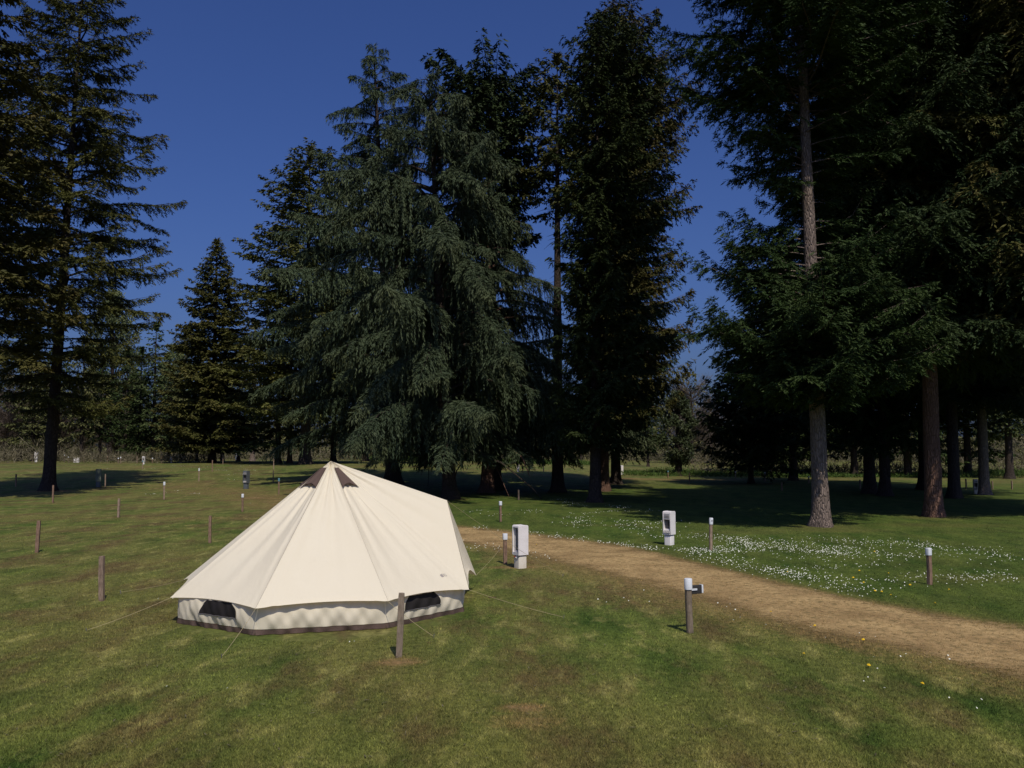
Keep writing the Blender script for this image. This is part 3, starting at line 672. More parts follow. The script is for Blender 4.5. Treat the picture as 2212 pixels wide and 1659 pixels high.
stuff('thicket', np.concatenate([thicket(34000, -110, 130, 146, 172, 6.5, (.9, .09)), thicket(9000, 18, 75, 86, 96, 3.2, (.8, .07)), thicket(6000, -70, -34, 96, 106, 2.6, (.8, .06))]), 'twigs_brown', 'brown leafless thicket closing off the field under the far trees', 'thicket')
stuff('far_wood', np.concatenate([thicket(60000, -150, 170, 176, 200, 19, (1.2, .4), .3)]), 'far_olive', 'dark far off wood behind the field', 'wood')
stuff('rough_grass', np.concatenate([thicket(34000, 10, 75, 80, 90, .6, (.28, .05), .8), thicket(16000, -20, 12, 120, 136, .6, (.4, .08), .8)]), 'weed', 'long rough green grass at the far edge of the field', 'grass')

# ---- twigs, cones and dead leaves lying in the turf
n = 2600; d = 7 + 33 * rng.random(n) ** 1.2; x = (rng.random(n) * 2 - 1) * d * .66
az_ = rng.random(n) * 6.28; K_ = kites(np.c_[x, d, gh(x, d) + .022], np.c_[np.cos(az_), np.sin(az_), rng.normal(0, .15, n)], rng.uniform(.02, .09, n), rng.uniform(.006, .02, n), np.tile([[.05, 0, 1.]], (n, 1)))
stuff('lawn_litter', K_, 'twigs_brown', 'small twigs and dead leaves scattered over the lawn', 'litter')

# ------------------------------------------------------------------ wooden posts
def wood(name, d, l):
    m, nt, b = mat(name); tc = N(nt, 'ShaderNodeTexCoord').outputs['Object']
    mp = N(nt, 'ShaderNodeMapping'); L(nt, tc, mp.inputs['Vector']); mp.inputs['Scale'].default_value = (1, 1, .1)
    oi = N(nt, 'ShaderNodeObjectInfo'); L(nt, oi.outputs['Random'], mp.inputs['Location'])
    n1 = noise(nt, mp.outputs[0], 60, 5, .7); n2 = noise(nt, tc, 7, 4)
    c = mix(nt, ramp(nt, n1, .3, .7), d, l); c = mix(nt, ramp(nt, n2, .5, .75, cb=(.6, .6, .6, 1)), c, tuple(x * .5 for x in d))
    hs = N(nt, 'ShaderNodeHueSaturation'); L(nt, c, hs.inputs['Color']); L(nt, mapr(nt, oi.outputs['Random'], 0, 1, .75, 1.2), hs.inputs['Value'])
    L(nt, hs.outputs[0], b.inputs['Base Color']); b.inputs['Roughness'].default_value = .9; bump(nt, b, n1, .8, .01); return m
M['wood'] = wood('weathered_wood', (.16, .11, .078), (.36, .265, .195)); M['wood_grey'] = wood('grey_wood', (.13, .10, .07), (.28, .22, .16)); M['wood_red'] = wood('reddish_wood', (.14, .085, .058), (.31, .20, .14))
M['wpaint'] = simple('white_post_paint', (.66, .68, .70), .08, 40, .5)
M['bpaint_shade'] = simple('blue_paint_and_cap_shade', (.10, .22, .26), .08, 40, .5)  # true blue on one marker; on shaded posts, shade painted into white caps
def post_mesh(seed, square, r=.045, z0=-.1, z1=.87, top=True):
    g = random.Random(seed); mb = MB(); n = 12; rings = 11
    off = [g.uniform(-.003, .003) for _ in range(n)]
    base = 0
    for i in range(rings):
        z = z0 + (z1 - z0) * i / (rings - 1); bx, by = math.sin(z * 4 + seed) * .004, math.cos(z * 5 + seed) * .004
        for k in range(n):
            a = 2 * math.pi * k / n + .26
            rr = r * (1.0 if not square else .86 / max(abs(math.cos(a)), abs(math.sin(a))) ** .8) + off[k] + g.uniform(-.0025, .0025)
            if top and i == rings - 1: rr *= .93
            mb.v.append((bx + rr * math.cos(a), by + rr * math.sin(a), z + (g.uniform(-.008, .008) if top and i == rings - 1 else 0)))
    for i in range(rings - 1):
        for k in range(n):
            a, b_ = i * n + k, i * n + (k + 1) % n; mb.f.append((a, b_, b_ + n, a + n))
    mb.f.append(tuple((rings - 1) * n + k for k in range(n)))
    return mb.mesh('shaft', True, 50)
shafts = [post_mesh(1, True), post_mesh(2, True, .043), post_mesh(3, False, .045)]
capm = MB(); capm.rbox(.104, .104, .70, .875, .03, .012, n=3); capme = capm.mesh('cap', True)
capr = MB(); capr.tube([(0, 0, .70), (0, 0, .865), (0, 0, .875)], [.052, .052, .046], 16); caprme = capr.mesh('cap', True)
for q in shafts + [capme, caprme]: q.materials.append(None)
def post(px, py, pt, label, cap=None, kind=0, wd='wood', tilt=0, group=None, wscale=1.0, dmax=150):
    p = at(px, py, dmax); h = hat(pt, px, p.y) - p.z
    e = empty('wooden_post', p, kind * .7 + px * .01); e.scale = (wscale, wscale, max(.3, h / .87))
    e.rotation_euler = (0, tilt, (px * .37) % .5)
    tag(e, label, 'post', group or ('white topped pitch posts' if cap else 'plain wooden posts'))
    o = bpy.data.objects.new('shaft', shafts[kind]); C.objects.link(o); o.parent = e
    o.material_slots[0].link = 'OBJECT'; o.material_slots[0].material = M[wd]
    if cap:
        o = bpy.data.objects.new('cap', caprme if kind == 2 else capme); C.objects.link(o); o.parent = e
        o.material_slots[0].link = 'OBJECT'; o.material_slots[0].material = M[cap]
    return e
post(861, 1420, 1281, 'weathered square post standing right in front of the tent wall', kind=0, wd='wood_grey', tilt=.045, wscale=1.08)
post(219, 1298, 1201, 'greyish split post on the open lawn left of the tent, nearest at the left', kind=1, tilt=-.02, wscale=1.15)
post(79, 1194, 1125, 'reddish post near the left edge of the lawn', kind=0, wd='wood_red', tilt=.04, wscale=1.1)
post(114, 1086, 1048, 'thin post in front of the foot of the big left spruce', kind=1, wd='wood_red')
post(255.5, 1118, 1077, 'pale thin post on the lawn just beyond the reddish one', kind=0, tilt=.02)
post(453, 1173, 1114, 'reddish split post on the lawn left of the tent slope', kind=1, wd='wood_red')
hp = post(1490, 1367, 1250, 'round grey post with white top, nearest of all right of the tent', 'wpaint', 2, 'wood_grey', tilt=-.02, wscale=1.15)
post(1091, 1218, 1153, 'white topped post close beside the nearest white hookup pedestal', 'wpaint', 0, 'wood_red', wscale=1.1)
jp = post(1535, 1189, 1119, 'white topped post with a dark mark, right of the second hookup pedestal', 'wpaint', 2, 'wood', tilt=.04)
post(2008, 1263, 1184, 'white topped reddish post among the daisies at the right', 'wpaint', 0, 'wood_red')
post(1081, 1127, 1083, 'white topped post beyond the path behind the nearest hookup pedestal', 'wpaint', 1, 'wood_red')
post(523.5, 1106, 1067, 'white topped post left of the tent slope, beside the dry track', 'wpaint', 0, 'wood_red')
post(354, 1079, 1041, 'white topped post at the edge of the big left spruce shadow', 'wpaint', 1)
post(429.5, 1040, 1012, 'small white topped post in grass beyond the track, between two dark pedestals', 'wpaint', 1)
post(602, 1068, 1033, 'white topped post just left of the tent peak, shade tinted blue into its cap', 'bpaint_shade', 0, 'wood_red')
post(590, 1042, 1016, 'slim yellowish post in sunlit grass right of the dark grey pedestal', kind=1)
post(591, 1014, 989, 'yellowish post directly behind the slim one right of the dark grey pedestal', kind=0)
post(458.5, 1019, 994, 'dark slim post in sunlit grass below the pointed spruce', kind=0, wd='wood_red')
post(481.5, 1003, 982, 'pale post on the crest right of the pointed spruce', kind=1)
for i, (px, b_, t_, cap, lb) in enumerate([
    (349, 1001, 985, None, 'plain brown post on the crest between the two white pedestals'), (296, 1001, 986, None, 'pale yellow post on the crest just left of the white pedestal with a dark opening'),
    (138.6, 999, 981, 'wpaint', 'white topped post on the crest right of the big left trunk'), (147, 999, 986, 'wpaint', 'small white topped post second right of the big left trunk'),
    (100, 999, 981, 'wpaint', 'white topped post on the crest touching the left of the big left trunk'), (181, 999, 984, None, 'short brown post right of the small white box'),
    (232, 1000, 985, None, 'pale post on the crest over the shaded pedestal'), (255.5, 1001, 989, 'wpaint', 'tiny white topped post, left of a close pair on the crest'),
    (260.5, 1001, 987, 'wpaint', 'tiny white topped post, right of a close pair on the crest'), (329, 1001, 989, 'wpaint', 'tiny white topped post between the two white pedestals'),
    (70, 999, 982, None, 'dark post just left of the far left white pedestal'),
    (308, 1013, 995, 'bpaint_shade', 'dark post in the big spruce shadow below the white pedestal with an opening'), (34, 1052, 1024, None, 'dark post in the big spruce shadow at the left'),
    (227, 1052, 1024, None, 'dark post in shade right beside the shaded pedestal'),
    (1120, 1080, 1058, None, 'dark reddish post in shade below the cedar skirt'), (1129, 1021, 1007, None, 'short post right of the pedestal under the cedars'),
    (1174, 1019, 1006, None, 'faint post at the field edge left of the slim bare trunk'), (1489.5, 1044, 1021, None, 'pale post in sunlight in front of the small leafy evergreen'),
    (1443, 1033, 1017, 'bpaint_shade', 'small blue topped post left of the small leafy evergreen'), (1589, 1034, 1018, 'wpaint', 'white topped post left of the huge pale trunk, farther left of two'),
    (1652.5, 1041, 1020, 'wpaint', 'white topped post left of the huge pale trunk, nearer of two'), (1689, 1060, 1042, None, 'dark post in shade left of the huge pale trunk'),
    (1747, 1044, 1029, 'wpaint', 'white topped post almost hidden by the huge pale trunk'), (1858, 1056, 1036, None, 'dark post in shade left of the close dark pair of trunks'),
    (2087, 1056, 1034, None, 'thin fence post left of the far right pedestal'), (2144, 1057, 1039, None, 'thin fence post right of the far right pedestal'),
    (2186, 1057, 1038, None, 'thin fence post at the right edge of the field')]):
    post(px, b_, t_, lb, cap, i % 2, 'wood' if i % 3 else 'wood_red', group=None, dmax=105)
# plate on the round post
pm = simple('black_plate', (.035, .033, .032), .1, 30, .5); M['black'] = pm
mb = MB(); mb.rbox(.20, .035, .60, .745, .012, .012, n=3, c=(.13, .07)); pl = mb.build('pitch_plate', pm, hp, True)
mb = MB(); mb.rbox(.03, .075, .605, .745, .012, .012, n=3, c=(.238, .09)); mb.build('plate_rim', M['wpaint'], pl, True)
mb = MB(); mb.box((.105, .045, .678), (.09, .012, .03)); mb.build('bracket', M['wpaint'], pl)
fc_ = bpy.data.curves.new('mark', 'FONT'); fc_.body = '8'; fc_.size = .075; fc_.extrude = .001; fc_.align_x = 'CENTER'
to = bpy.data.objects.new('mark_tmp', fc_); C.objects.link(to); bpy.context.view_layer.update()
mme = bpy.data.meshes.new_from_object(to.evaluated_get(bpy.context.evaluated_depsgraph_get())); bpy.data.objects.remove(to)
mk = link('number_mark', mme, M['black'], jp); mk.location = (-.012, -.0535, .775); mk.rotation_euler = (pi / 2, 0, 0)

# ------------------------------------------------------------------ hookup pedestals
def plastic(name, col, dirt=(.35, .33, .28)):
    m, nt, b = mat(name); tc = N(nt, 'ShaderNodeTexCoord').outputs['Object']
    n1 = noise(nt, tc, 5, 5, .7); n2 = noise(nt, tc, 40, 4)
    c = mix(nt, ramp(nt, n1, .45, .8, cb=(.35, .35, .35, 1)), col, dirt); c = mix(nt, mapr(nt, n2, .3, .7, 0, .1), c, dirt)
    L(nt, c, b.inputs['Base Color']); b.inputs['Roughness'].default_value = .55; return m
M['white'] = plastic('white_plastic', (.83, .78, .76)); M['cream'] = plastic('cream_plastic', (.70, .64, .54), (.45, .36, .22))
M['pgrey'] = plastic('grey_plastic', (.10, .115, .13), (.05, .055, .06)); M['pgreengrey'] = plastic('green_grey_plastic', (.15, .17, .13), (.07, .08, .05))  # second plastic is a dark greenish grey with darker blotches
M['recess'] = simple('recess_grey', (.13, .12, .12), .15, 30, .7); M['midgrey'] = simple('panel_grey', (.38, .36, .34), .1, 30, .6); M['redp'] = simple('red_plastic', (.5, .03, .02), .1, 30, .5)
def shell(mb, a, z0, z1, wall, z_open, z_close, r=.035):
    "housing open at its front (-x side): back half rounded box plus side cheeks, lintel and sill"
    # main solid set back behind the opening
    dep = .10
    mb.rbox(a - dep, a, z0, z1, r, r, n=4, c=(dep / 2, 0))
def pedestal(px, py, pt, label, rz, style='open', mt='white', mb_='cream', group='campsite hookup pedestals', dmax=150, sc=1.0):
    p = at(px, py, dmax); h = hat(pt, px, p.y) - p.z; k = h / 1.05
    e = empty('hookup_pedestal', p, rz); e.scale = (k * sc, k * sc, k); tag(e, label, 'pedestal', group)
    mb = MB(); mb.rbox(.235, .235, -.08, .30, .03, .004, n=4); mb.build('base', M[mb_], e, True)
    mb = MB(); mb.rbox(.225, .225, .299, .322, .03, .004, n=4); mb.build('neck', M['recess'], e, True)
    # housing: rear block, two cheeks, top and bottom closing the front bay
    a = .295; z0, z1 = .32, 1.05
    mb = MB(); r = .045
    # outline extruded: profile in x-z (front at -x) with rounded top, width along y; build as ring of slabs
    prof = []
    def arc(cx_, cz_, rr, a0, a1, n=5):
        for i in range(n + 1):
            q = R(a0 + (a1 - a0) * i / n); prof.append((cx_ + rr * math.cos(q), cz_ + rr * math.sin(q)))
    arc(a / 2 - r, z1 - r, r, 0, 90); arc(-a / 2 + r, z1 - r, r, 90, 180); arc(-a / 2 + .02, z0 + .02, .02, 180, 270, 3); arc(a / 2 - .02, z0 + .02, .02, 270, 360, 3)
    def slab(y0, y1, pr):
        nn = len(pr); mb.add([(x, y0, z) for x, z in pr] + [(x, y1, z) for x, z in pr], [tuple(range(nn))[::1], tuple(range(2 * nn - 1, nn - 1, -1))] + [(i, i + nn, (i + 1) % nn + nn, (i + 1) % nn) for i in range(nn)])
    bevp = lambda s: [(x * (1 - s / a * 2), (z - .68) * (1 - s * 2.2) + .68) for x, z in prof]
    ck = .03
    if style == 'plain':
        slab(-a / 2 + .012, a / 2 - .012, prof); slab(-a / 2, a / 2, bevp(.012))
    else:
        for sg in (-1, 1):
            y0, y1 = sorted((sg * (a / 2 - .010), sg * (a / 2 - ck))); slab(y0, y1, prof)
            y0, y1 = sorted((sg * a / 2, sg * (a / 2 - ck + .004))); slab(y0, y1, bevp(.010))
        # inner block behind the bay
        rear = [(x, z) for x, z in prof if x > -.02]; rear = [(-.035, z1 - .003)] + [(-.035, z0 + .003)] + [(a / 2 - .02, z0 + .003), (a / 2 - .003, z0 + .02), (a / 2 - .003, z1 - r), (a / 2 - .018, z1 - .018), (a / 2 - r, z1 - .003)]
        slab(-a / 2 + ck, a / 2 - ck, rear)
        if style == 'open':
            lint = [(-a / 2 + .004, z1 - r - .002), (-a / 2 + r * .3, z1 - r * .3), (-a / 2 + r, z1 - .003), (-.036, z1 - .003), (-.036, .80), (-a / 2 + .006, .80)]
            slab(-a / 2 + ck, a / 2 - ck, lint[::-1])
            slab(-a / 2 + ck, a / 2 - ck, [(-a / 2 + .006, z0 + .003), (-a / 2 + .006, .36), (-.10, .50), (-.036, .50), (-.036, z0 + .003)][::-1])
        else:
            slab(-a / 2 + ck, a / 2 - ck, [(-a / 2 + .004, z1 - r - .002), (-a / 2 + r * .3, z1 - r * .3), (-a / 2 + r, z1 - .003), (-.036, z1 - .003), (-.036, .98), (-a / 2 + .01, .98)][::-1])
            slab(-a / 2 + ck, a / 2 - ck, [(-a / 2 + .006, z0 + .003), (-a / 2 + .006, .40), (-.036, .40), (-.036, z0 + .003)][::-1])
    hs = mb.build('housing', M[mt], e, True, 30)
    if style == 'open':
        mb = MB(); mb.box((-.038, 0, .65), (.006, a - 2 * ck - .004, .30)); mb.build('recess_panel', M['recess'], e)
        mb = MB(); mb.box((-a / 2 + .004, 0, .965), (.012, .20, .018)); mb.box((-a / 2 + .003, 0, .885), (.010, .20, .10)); mb.build('label_plate', M['midgrey'], e)
        mb = MB(); mb.box((-a / 2 - .002, -.0, .905), (.010, .155, .012)); mb.box((-a / 2 - .002, 0, .86), (.008, .155, .012)); mb.build('slot', M['recess'], e)
        mb = MB(); mb.box((-.055, -.03, .66), (.03, .05, .13)); mb.build('breaker', M['black'], e)
        for i in range(4):
            mb = MB(); y = -.085 + i * .057
            mb.tube([(-.150, y, .375), (-.118, y, .455)], [.024, .022], 10); mb.build('socket', M['midgrey'], e, True)
    elif style == 'door':
        mb = MB(); mb.box((-.055, 0, .69), (.03, a - 2 * ck - .004, .575)); mb.build('recess_panel', M['midgrey'], e)
        mb = MB(); mb.box((-.075, -.02, .66), (.012, .10, .44)); mb.box((-.078, -.02, .90), (.02, .12, .05)); mb.build('meter_cover', M['recess'], e)
        mb = MB(); mb.box((-.10, .085, .69), (.012, .03, .56)); mb.box((-.10, .03, .42), (.012, .11, .025)); mb.build('white_trim', M['white'], e)
        mb = MB(); mb.tube([(-.10, .05, .30), (-.135, .05, .27)], .02, 8); mb.build('red_plug', M['redp'], e, True)
        mb = MB(); mb.tube([(-.10, -.01, .30), (-.135, -.01, .25)], .02, 8); mb.build('grey_plug', M['white'], e, True)
    return e
# front (-x local) turned: rz rotates it
pedestal(1124, 1227, 1134, 'white hookup pedestal seen half from the side, nearest right of the tent', R(33), 'door')
pedestal(1446, 1177, 1104, 'white hookup pedestal with a dark open bay, beyond the path amid daisies', R(48), 'open', 'white', 'white')
pedestal(531.5, 1056, 1017, 'dark grey hookup pedestal with an opening, in the grass left of the tent', R(70), 'open', 'pgrey', 'pgrey')
pedestal(212, 1052, 1013, 'dark greenish grey hookup pedestal standing in the shade of the big left spruce', R(200), 'plain', 'pgreengrey', 'pgrey')
pedestal(78, 998, 976, 'stained white hookup pedestal on the crest at the far left', R(100), 'plain', 'white', 'white', dmax=105)
pedestal(310, 1003, 986, 'white hookup pedestal with a dark opening on the crest', R(88), 'open', 'white', 'white', dmax=105)
pedestal(370, 1000, 986, 'plain white hookup pedestal on the crest left of the pointed spruce', R(95), 'plain', 'white', 'cream', dmax=105)
pedestal(511.5, 991, 977, 'far white hookup pedestal under the trees right of the pointed spruce', R(95), 'plain', 'white', 'white', dmax=128)
pedestal(1119, 1019, 1003, 'greyish white hookup pedestal under the right skirt of the cedars', R(60), 'open', 'white', 'white')
pedestal(1343, 1025, 1005, 'white hookup pedestal right of the tight group of three trunks', R(25), 'open', 'white', 'white')
pedestal(2108, 1067, 1035, 'cream hookup pedestal with dark bay between two trunks at the far right', R(75), 'open', 'cream', 'cream')
# low white box on the crest
p = at(166, 999, 105); e = empty('white_box', p, .2); tag(e, 'low square white box on the crest right of the big left trunk', 'box')
mb = MB(); mb.rbox(.62, .5, 0, .48, .05, .02, n=3); mb.build('body', M['white'], e, True); mb = MB(); mb.rbox(.68, .56, .481, .54, .05, .02, n=3); mb.build('lid', M['cream'], e, True)

# ------------------------------------------------------------------ tent
m, nt, b = mat('cream_canvas'); tc = N(nt, 'ShaderNodeTexCoord').outputs['Object']
n1 = noise(nt, tc, 1.2, 4); n2 = noise(nt, tc, 220, 2); n3 = noise(nt, tc, 6, 5, .6)
c = mix(nt, n1, (.86, .77, .585), (.90, .82, .64)); c = mix(nt, ramp(nt, n3, .62, .8, cb=(.12, .12, .12, 1)), c, (.55, .47, .36))
L(nt, c, b.inputs['Base Color']); b.inputs['Roughness'].default_value = .85; b.inputs['Specular IOR Level'].default_value = .15
wv = N(nt, 'ShaderNodeMapping'); L(nt, tc, wv.inputs['Vector']); wv.inputs['Scale'].default_value = (1, 1, .45)
n4 = noise(nt, wv.outputs[0], 5, 5, .55)
bump(nt, b, n4, .35, .035); M['canvas'] = m
tr = N(nt, 'ShaderNodeBsdfTranslucent'); tr.inputs['Color'].default_value = (.85, .66, .38, 1); ms_ = N(nt, 'ShaderNodeMixShader'); ms_.inputs[0].default_value = .22
L(nt, b.outputs[0], ms_.inputs[1]); L(nt, tr.outputs[0], ms_.inputs[2]); L(nt, ms_.outputs[0], nt.nodes['Material Output'].inputs[0])
M['brown'] = simple('brown_fabric', (.105, .070, .055), .15, 60, .85, .2)
M['meshwin'] = simple('dark_window_mesh', (.02, .017, .016), .1, 60, .7)
M['rope'] = simple('guy_rope', (.42, .34, .19), .1, 60, .9); M['wallc'] = M['canvas']
TC = Vector((-3.22, 15.65, 0)); tent = empty('bell_tent', (TC.x, TC.y, float(gh(TC.x, TC.y)))); tag(tent, 'large cream canvas bell tent with brown trim pitched on the lawn', 'tent')
GZ0 = float(gh(TC.x, TC.y)); PK = hat(996.8, 718, 15.65) - GZ0
AZ = [R(-11.5 + 45 * k) for k in range(8)]          # corner directions; 0 = right, going round; porch between 0 and 1
er = [2.60, 2.98, 2.72, 2.72, 2.72, 2.72, 2.74, 2.66]  # eave corner radii
ez = [.385, .33, .40, .40, .385, .395, .455, .475]
def tx(px, py, Y): return xat(px, py, Y) - TC.x, Y - TC.y, hat(py, px, Y) - GZ0
# refine the seen corners so they land where the photograph has them
def fit(k, px, py, Y):
    x, y, z = tx(px, py, Y); return Vector((x, y, z))
eav = [Vector((math.cos(a) * r_, math.sin(a) * r_, z_)) for a, r_, z_ in zip(AZ, er, ez)]
eav[6] = fit(6, 552, 1315, 13.17); eav[7] = fit(7, 838, 1299, 13.66); eav[0] = fit(0, 1013, 1274, 15.02); eav[5] = fit(5, 368, 1291.5, 14.2); eav[4] = fit(4, 397, 1253, 16.2); eav[1] = fit(1, 1028, 1243, 17.35)
ridge = fit(9, 965, 1081, 16.05)
apex = Vector((.03, 0, PK))
rr_ = random.Random(5)
def panel(A0, B0, C0, nu=26, nv=34, sag=.05, scal=.09, wr=.010, seed=0, droop=.03, top=None):
    "cloth triangle: apex A0 down to corners B0-C0; scalloped lower edge, radial wrinkles"
    g = random.Random(seed); vs = []; 
    nrm = (B0 - A0).cross(C0 - A0).normalized()
    if nrm.z < 0: nrm = -nrm
    ph = [g.random() * 6.28 for _ in range(6)]
    for j in range(nv + 1):
        t = j / nv
        for i in range(nu + 1):
            u = i / nu
            p = A0.lerp(B0.lerp(C0, u), t)
            e_ = 4 * u * (1 - u)
            # scalloped eave: pull the edge back up toward the top, most in mid span
            p = p.lerp(A0, scal * e_ * t ** 5)
            # bell curve: profile is slightly hollow
            p = p - nrm * (sag * math.sin(math.pi * t) * e_)
            edge_ = min(1, e_ * 2.2)
            w = wr * edge_ * (math.sin(u * 19 + ph[0] + t * 1.1) * (1 - t) ** .7 * t ** .4 * 1.6 + .7 * math.sin(u * 31 + ph[1]) * (1 - t) * t ** .3 + .5 * math.sin(u * 9 + ph[2] + t * 3) * t * (1 - t) * 2
                  + .9 * math.exp(-((u - .10 - .05 * math.sin(t * 5 + ph[3])) / .03) ** 2) * t + .7 * math.exp(-((u - .91 + .03 * math.sin(t * 6 + ph[4])) / .025) ** 2) * t + .35 * math.sin((u - .5) * 46 / (t + .15) * .4 + ph[5]) * (1 - t))
            # soft seam ridge at the edges
            w += .006 * math.exp(-(min(u, 1 - u) * t / .018) ** 2)
            vs.append(p + nrm * w)
    fs = [(j * (nu + 1) + i, j * (nu + 1) + i + 1, (j + 1) * (nu + 1) + i + 1, (j + 1) * (nu + 1) + i) for j in range(nv) for i in range(nu)]
    return vs, fs
roof = MB()
for k in range(8):
    a_, b2 = eav[k], eav[(k + 1) % 8]
    if k == 0: continue
    vs, fs = panel(apex, a_, b2, seed=k, sag=.055, scal=(.05, .05, .06, .06, .06, .022, .018, .022)[k], nu=44, nv=44, wr=.014)
    roof.add(vs, fs)
# porch: two side sheets under the ridge and a steep front sheet
for s_, (B_, C_) in enumerate(((eav[0], ridge), (ridge, eav[1]))):
    vs, fs = panel(apex, B_, C_, seed=20 + s_, sag=.035, scal=0.0, nu=44, nv=44, wr=.011); roof.add(vs, fs)
vs, fs = panel(ridge, eav[0], eav[1], seed=30, sag=.13, scal=.14, nu=30, nv=30, wr=.008); roof.add(vs, fs)
ro = roof.build('roof_canvas', M['canvas'], tent, True, 60)
# eave hem, hanging just under the roof edge
# walls
wr_ = [2.36] * 8
wb = [Vector((math.cos(a) * r_, math.sin(a) * r_, 0)) for a, r_ in zip(AZ, wr_)]
def gpt(px, py): p_ = at(px, py); return Vector((p_.x - TC.x, p_.y - TC.y, 0))
wb[5] = gpt(383, 1346); wb[6] = gpt(551.6, 1373); wb[7] = gpt(833, 1358); wb[0] = gpt(1000, 1321); wb[1] = Vector((2.14, 1.42, 0))
wt_ = [Vector((v_.x * 1.005, v_.y * 1.005, .43)) for v_ in wb]
wall = MB(); skirt = MB()
for k in range(8):
    a0, a1, t0, t1 = wb[k], wb[(k + 1) % 8], wt_[k], wt_[(k + 1) % 8]
    nrm = Vector(((a1 - a0).y, -(a1 - a0).x, 0)).normalized(); nu, nv = 60, 14; g = random.Random(90 + k); ph = [g.random() * 6.28 for _ in range(4)]
    def wp(u, v, out=0):
        p_ = a0.lerp(a1, u).lerp(t0.lerp(t1, u), v); e_ = min(1, 4 * u * (1 - u) * 2)
        w = e_ * (.035 * math.sin(math.pi * min(1, v * 1.0))  + .012 * math.sin(u * 23 + v * 5 + ph[0]) * (1 - v * .5) + .009 * math.sin(u * 41 - v * 7 + ph[1]) + .006 * math.sin(u * 67 + v * 9 + ph[2]))
        w -= .03 * math.exp(-(min(u, 1 - u) / .02) ** 2) * math.sin(math.pi * v)
        return p_ + nrm * (w + out)
    vs = [wp(i / nu, .16 + .84 * j / nv) for j in range(nv + 1) for i in range(nu + 1)]
    wall.add(vs, [(j * (nu + 1) + i, j * (nu + 1) + i + 1, (j + 1) * (nu + 1) + i + 1, (j + 1) * (nu + 1) + i) for j in range(nv) for i in range(nu)])
    vs = [wp(i / nu, .165 * j / 4 - .02, .004 + .02 * (1 - j / 4) * abs(math.sin(i * .35 + ph[3]))) for j in range(5) for i in range(nu + 1)]
    skirt.add(vs, [(j * (nu + 1) + i, j * (nu + 1) + i + 1, (j + 1) * (nu + 1) + i + 1, (j + 1) * (nu + 1) + i) for j in range(4) for i in range(nu)])
    if k in (5, 7):     # windows in the two seen walls
        ua, ub = (.33, .80) if k == 5 else (.20, .66)
        wn = MB(); NU, NV = 24, 10
        def edge_w(v):   # narrower toward the top
            return (ub - ua) / 2 * (1 - .32 * v ** 2.2)
        uc = (ua + ub) / 2
        vs = [wp(uc + (2 * i / NU - 1) * edge_w(j / NV), .47 + .50 * j / NV, .006) for j in range(NV + 1) for i in range(NU + 1)]
        wn.add(vs, [(j * (NU + 1) + i, j * (NU + 1) + i + 1, (j + 1) * (NU + 1) + i + 1, (j + 1) * (NU + 1) + i) for j in range(NV) for i in range(NU)])
        wo = wn.build('window', M['meshwin'], tent, True)
        rl = MB(); rl.tube([wp(uc + (2 * i / 16 - 1) * edge_w(0) * 1.03, .465, .008) for i in range(17)], .006, 6); rl.build('window_zip', M['recess'], wo, True)
wall.build('wall', M['canvas'], tent, True, 60); skirt.build('mud_skirt', M['brown'], tent, True, 60)
# brown vent hoods near the peak
def hood(A0, B0, C0, t0, t1, u0, u1, lift, seed):
    nrm = (B0 - A0).cross(C0 - A0).normalized()
    if nrm.z < 0: nrm = -nrm
    NU, NV = 18, 14; vs = []
    for j in range(NV + 1):
        v = j / NV; t = t0 + (t1 - t0) * v
        for i in range(NU + 1):
            u = i / NU; w = u0 + (u1 - u0) * u
            e_ = 4 * u * (1 - u)
            tt = t - (.028 * e_ ** .8 if v > .92 else 0) 
            p = A0.lerp(B0.lerp(C0, w), tt); p = p - nrm * (.055 * math.sin(math.pi * tt) * 4 * w * (1 - w))
            p = p + nrm * (.018 + lift * e_ * v ** 2 + .006 * math.sin(u * 14 + seed) * v)
            vs.append(p)
    mb = MB(); mb.add(vs, [(j * (NU + 1) + i, j * (NU + 1) + i + 1, (j + 1) * (NU + 1) + i + 1, (j + 1) * (NU + 1) + i) for j in range(NV) for i in range(NU)])
    h = mb.build('vent_hood', M['brown'], tent, True, 60)
    so = h.modifiers.new('thickness', 'SOLIDIFY'); so.thickness = .006
for k in (2, 3, 4, 5, 7):
    hood(apex, eav[k], eav[(k + 1) % 8], .055, .215, .06, .94, .045, k)
hood(apex, eav[4], eav[5], .10, .29, .55, .99, .04, 3) if False else None
# guy ropes and pegs
def rope(A0, B0, sag=.02, r_=.003):
    mb = MB(); mb.tube([A0.lerp(B0, i / 8) - Vector((0, 0, sag * 4 * (i / 8) * (1 - i / 8))) for i in range(9)], r_, 5); o = mb.build('guy_rope', M['rope'], tent)
    d = (B0 - A0).normalized(); pg = MB(); pg.tube([B0 + Vector((0, 0, -.08)) - d * .0, B0 + Vector((0, 0, .03)) + Vector((d.x, d.y, 0)) * .03], .006, 6); pg.build('tent_peg', M['recess'], tent)
def gp(px, py): p_ = at(px, py); return Vector((p_.x - TC.x, p_.y - TC.y, .01))
rope(eav[6], gp(480, 1422)); rope(eav[5], gp(190, 1363)); rope(eav[7], gp(935, 1378)); rope(eav[0], gp(1215, 1336)); rope(ridge, gp(1215, 1245), .05); rope(eav[4], Vector((-4.2, 1.4, .01))); rope(eav[3], Vector((-3, 3.2, .01))); rope(eav[2], Vector((.6, 4.4, .01))); rope(eav[1], gp(1078, 1192))
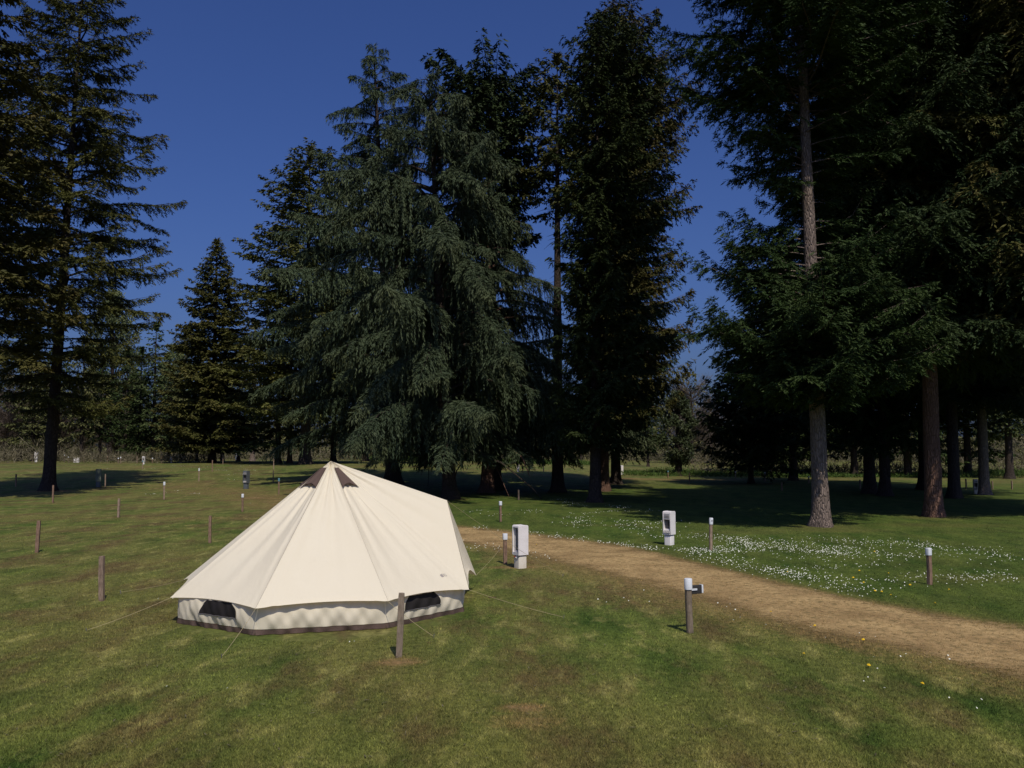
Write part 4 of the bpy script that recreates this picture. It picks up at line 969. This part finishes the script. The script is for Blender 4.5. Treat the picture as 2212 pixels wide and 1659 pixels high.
# small printed mark near the right corner
from mathutils.bvhtree import BVHTree
bt = BVHTree.FromPolygons([Vector(v_) for v_ in roof.v], roof.f)
em = MB(); A0, B0, C0 = apex, eav[7], eav[0]
nm_ = (B0 - A0).cross(C0 - A0).normalized(); nm_ = nm_ if nm_.z > 0 else -nm_
c0 = A0.lerp(B0.lerp(C0, .86), .885); ux = (C0 - B0).normalized(); uy = (A0 - c0); uy = (uy - nm_ * uy.dot(nm_)).normalized()
def onroof(x, y):
    p_ = c0 + ux * x + uy * y; h_ = bt.ray_cast(p_ + nm_ * .3, -nm_)
    return (h_[0] if h_[0] else p_) + nm_ * .003
for (x0_, y0_, x1_, y1_) in ((-.05, -.03, .0, .02), (-.03, .025, .015, .036), (.012, -.02, .020, .03), (.03, -.03, .038, .03), (.03, -.03, .055, -.022), (.03, .022, .055, .03), (.065, -.03, .072, .03)):
    em.add([onroof(x0_, y0_), onroof(x1_, y0_), onroof(x1_, y1_), onroof(x0_, y1_)], [(0, 1, 2, 3)])
M['print'] = simple('grey_print', (.33, .29, .26), .1, 30, .9); em.build('printed_mark', M['print'], tent)

# ------------------------------------------------------------------ light and sky
elv = R(54); azs = math.atan2(-.60, .20)
tosun = Vector((math.cos(elv) * math.cos(azs), math.cos(elv) * math.sin(azs), math.sin(elv)))
sl = bpy.data.lights.new('sun', 'SUN'); sl.energy = 3.3; sl.angle = R(.53); sl.color = (1, .925, .79)
so = bpy.data.objects.new('sun', sl); C.objects.link(so); so.rotation_euler = tosun.to_track_quat('Z', 'Y').to_euler(); so.location = (0, 0, 60)
w = bpy.data.worlds.new('World'); S.world = w; w.use_nodes = True; nt = w.node_tree
sky = N(nt, 'ShaderNodeTexSky', sky_type='NISHITA'); sky.sun_disc = False; sky.sun_elevation = elv; sky.sun_rotation = math.atan2(tosun.x, tosun.y)
sky.air_density = 1.0; sky.dust_density = 3.0; sky.ozone_density = 3.0
bgn = nt.nodes['Background']; bgn.inputs['Strength'].default_value = .05
hs = N(nt, 'ShaderNodeHueSaturation', Saturation=1.05, Value=1.0)
L(nt, sky.outputs[0], hs.inputs['Color']); L(nt, mix(nt, 1, hs.outputs[0], (.69, .90, 1.60), 'MULTIPLY'), bgn.inputs['Color'])
S.view_settings.view_transform = 'Standard'; S.view_settings.look = 'None'; S.view_settings.exposure = 0; S.view_settings.gamma = 1
S.render.engine = 'CYCLES'
S.cycles.max_bounces = 4; S.cycles.diffuse_bounces = 2; S.cycles.transparent_max_bounces = 6
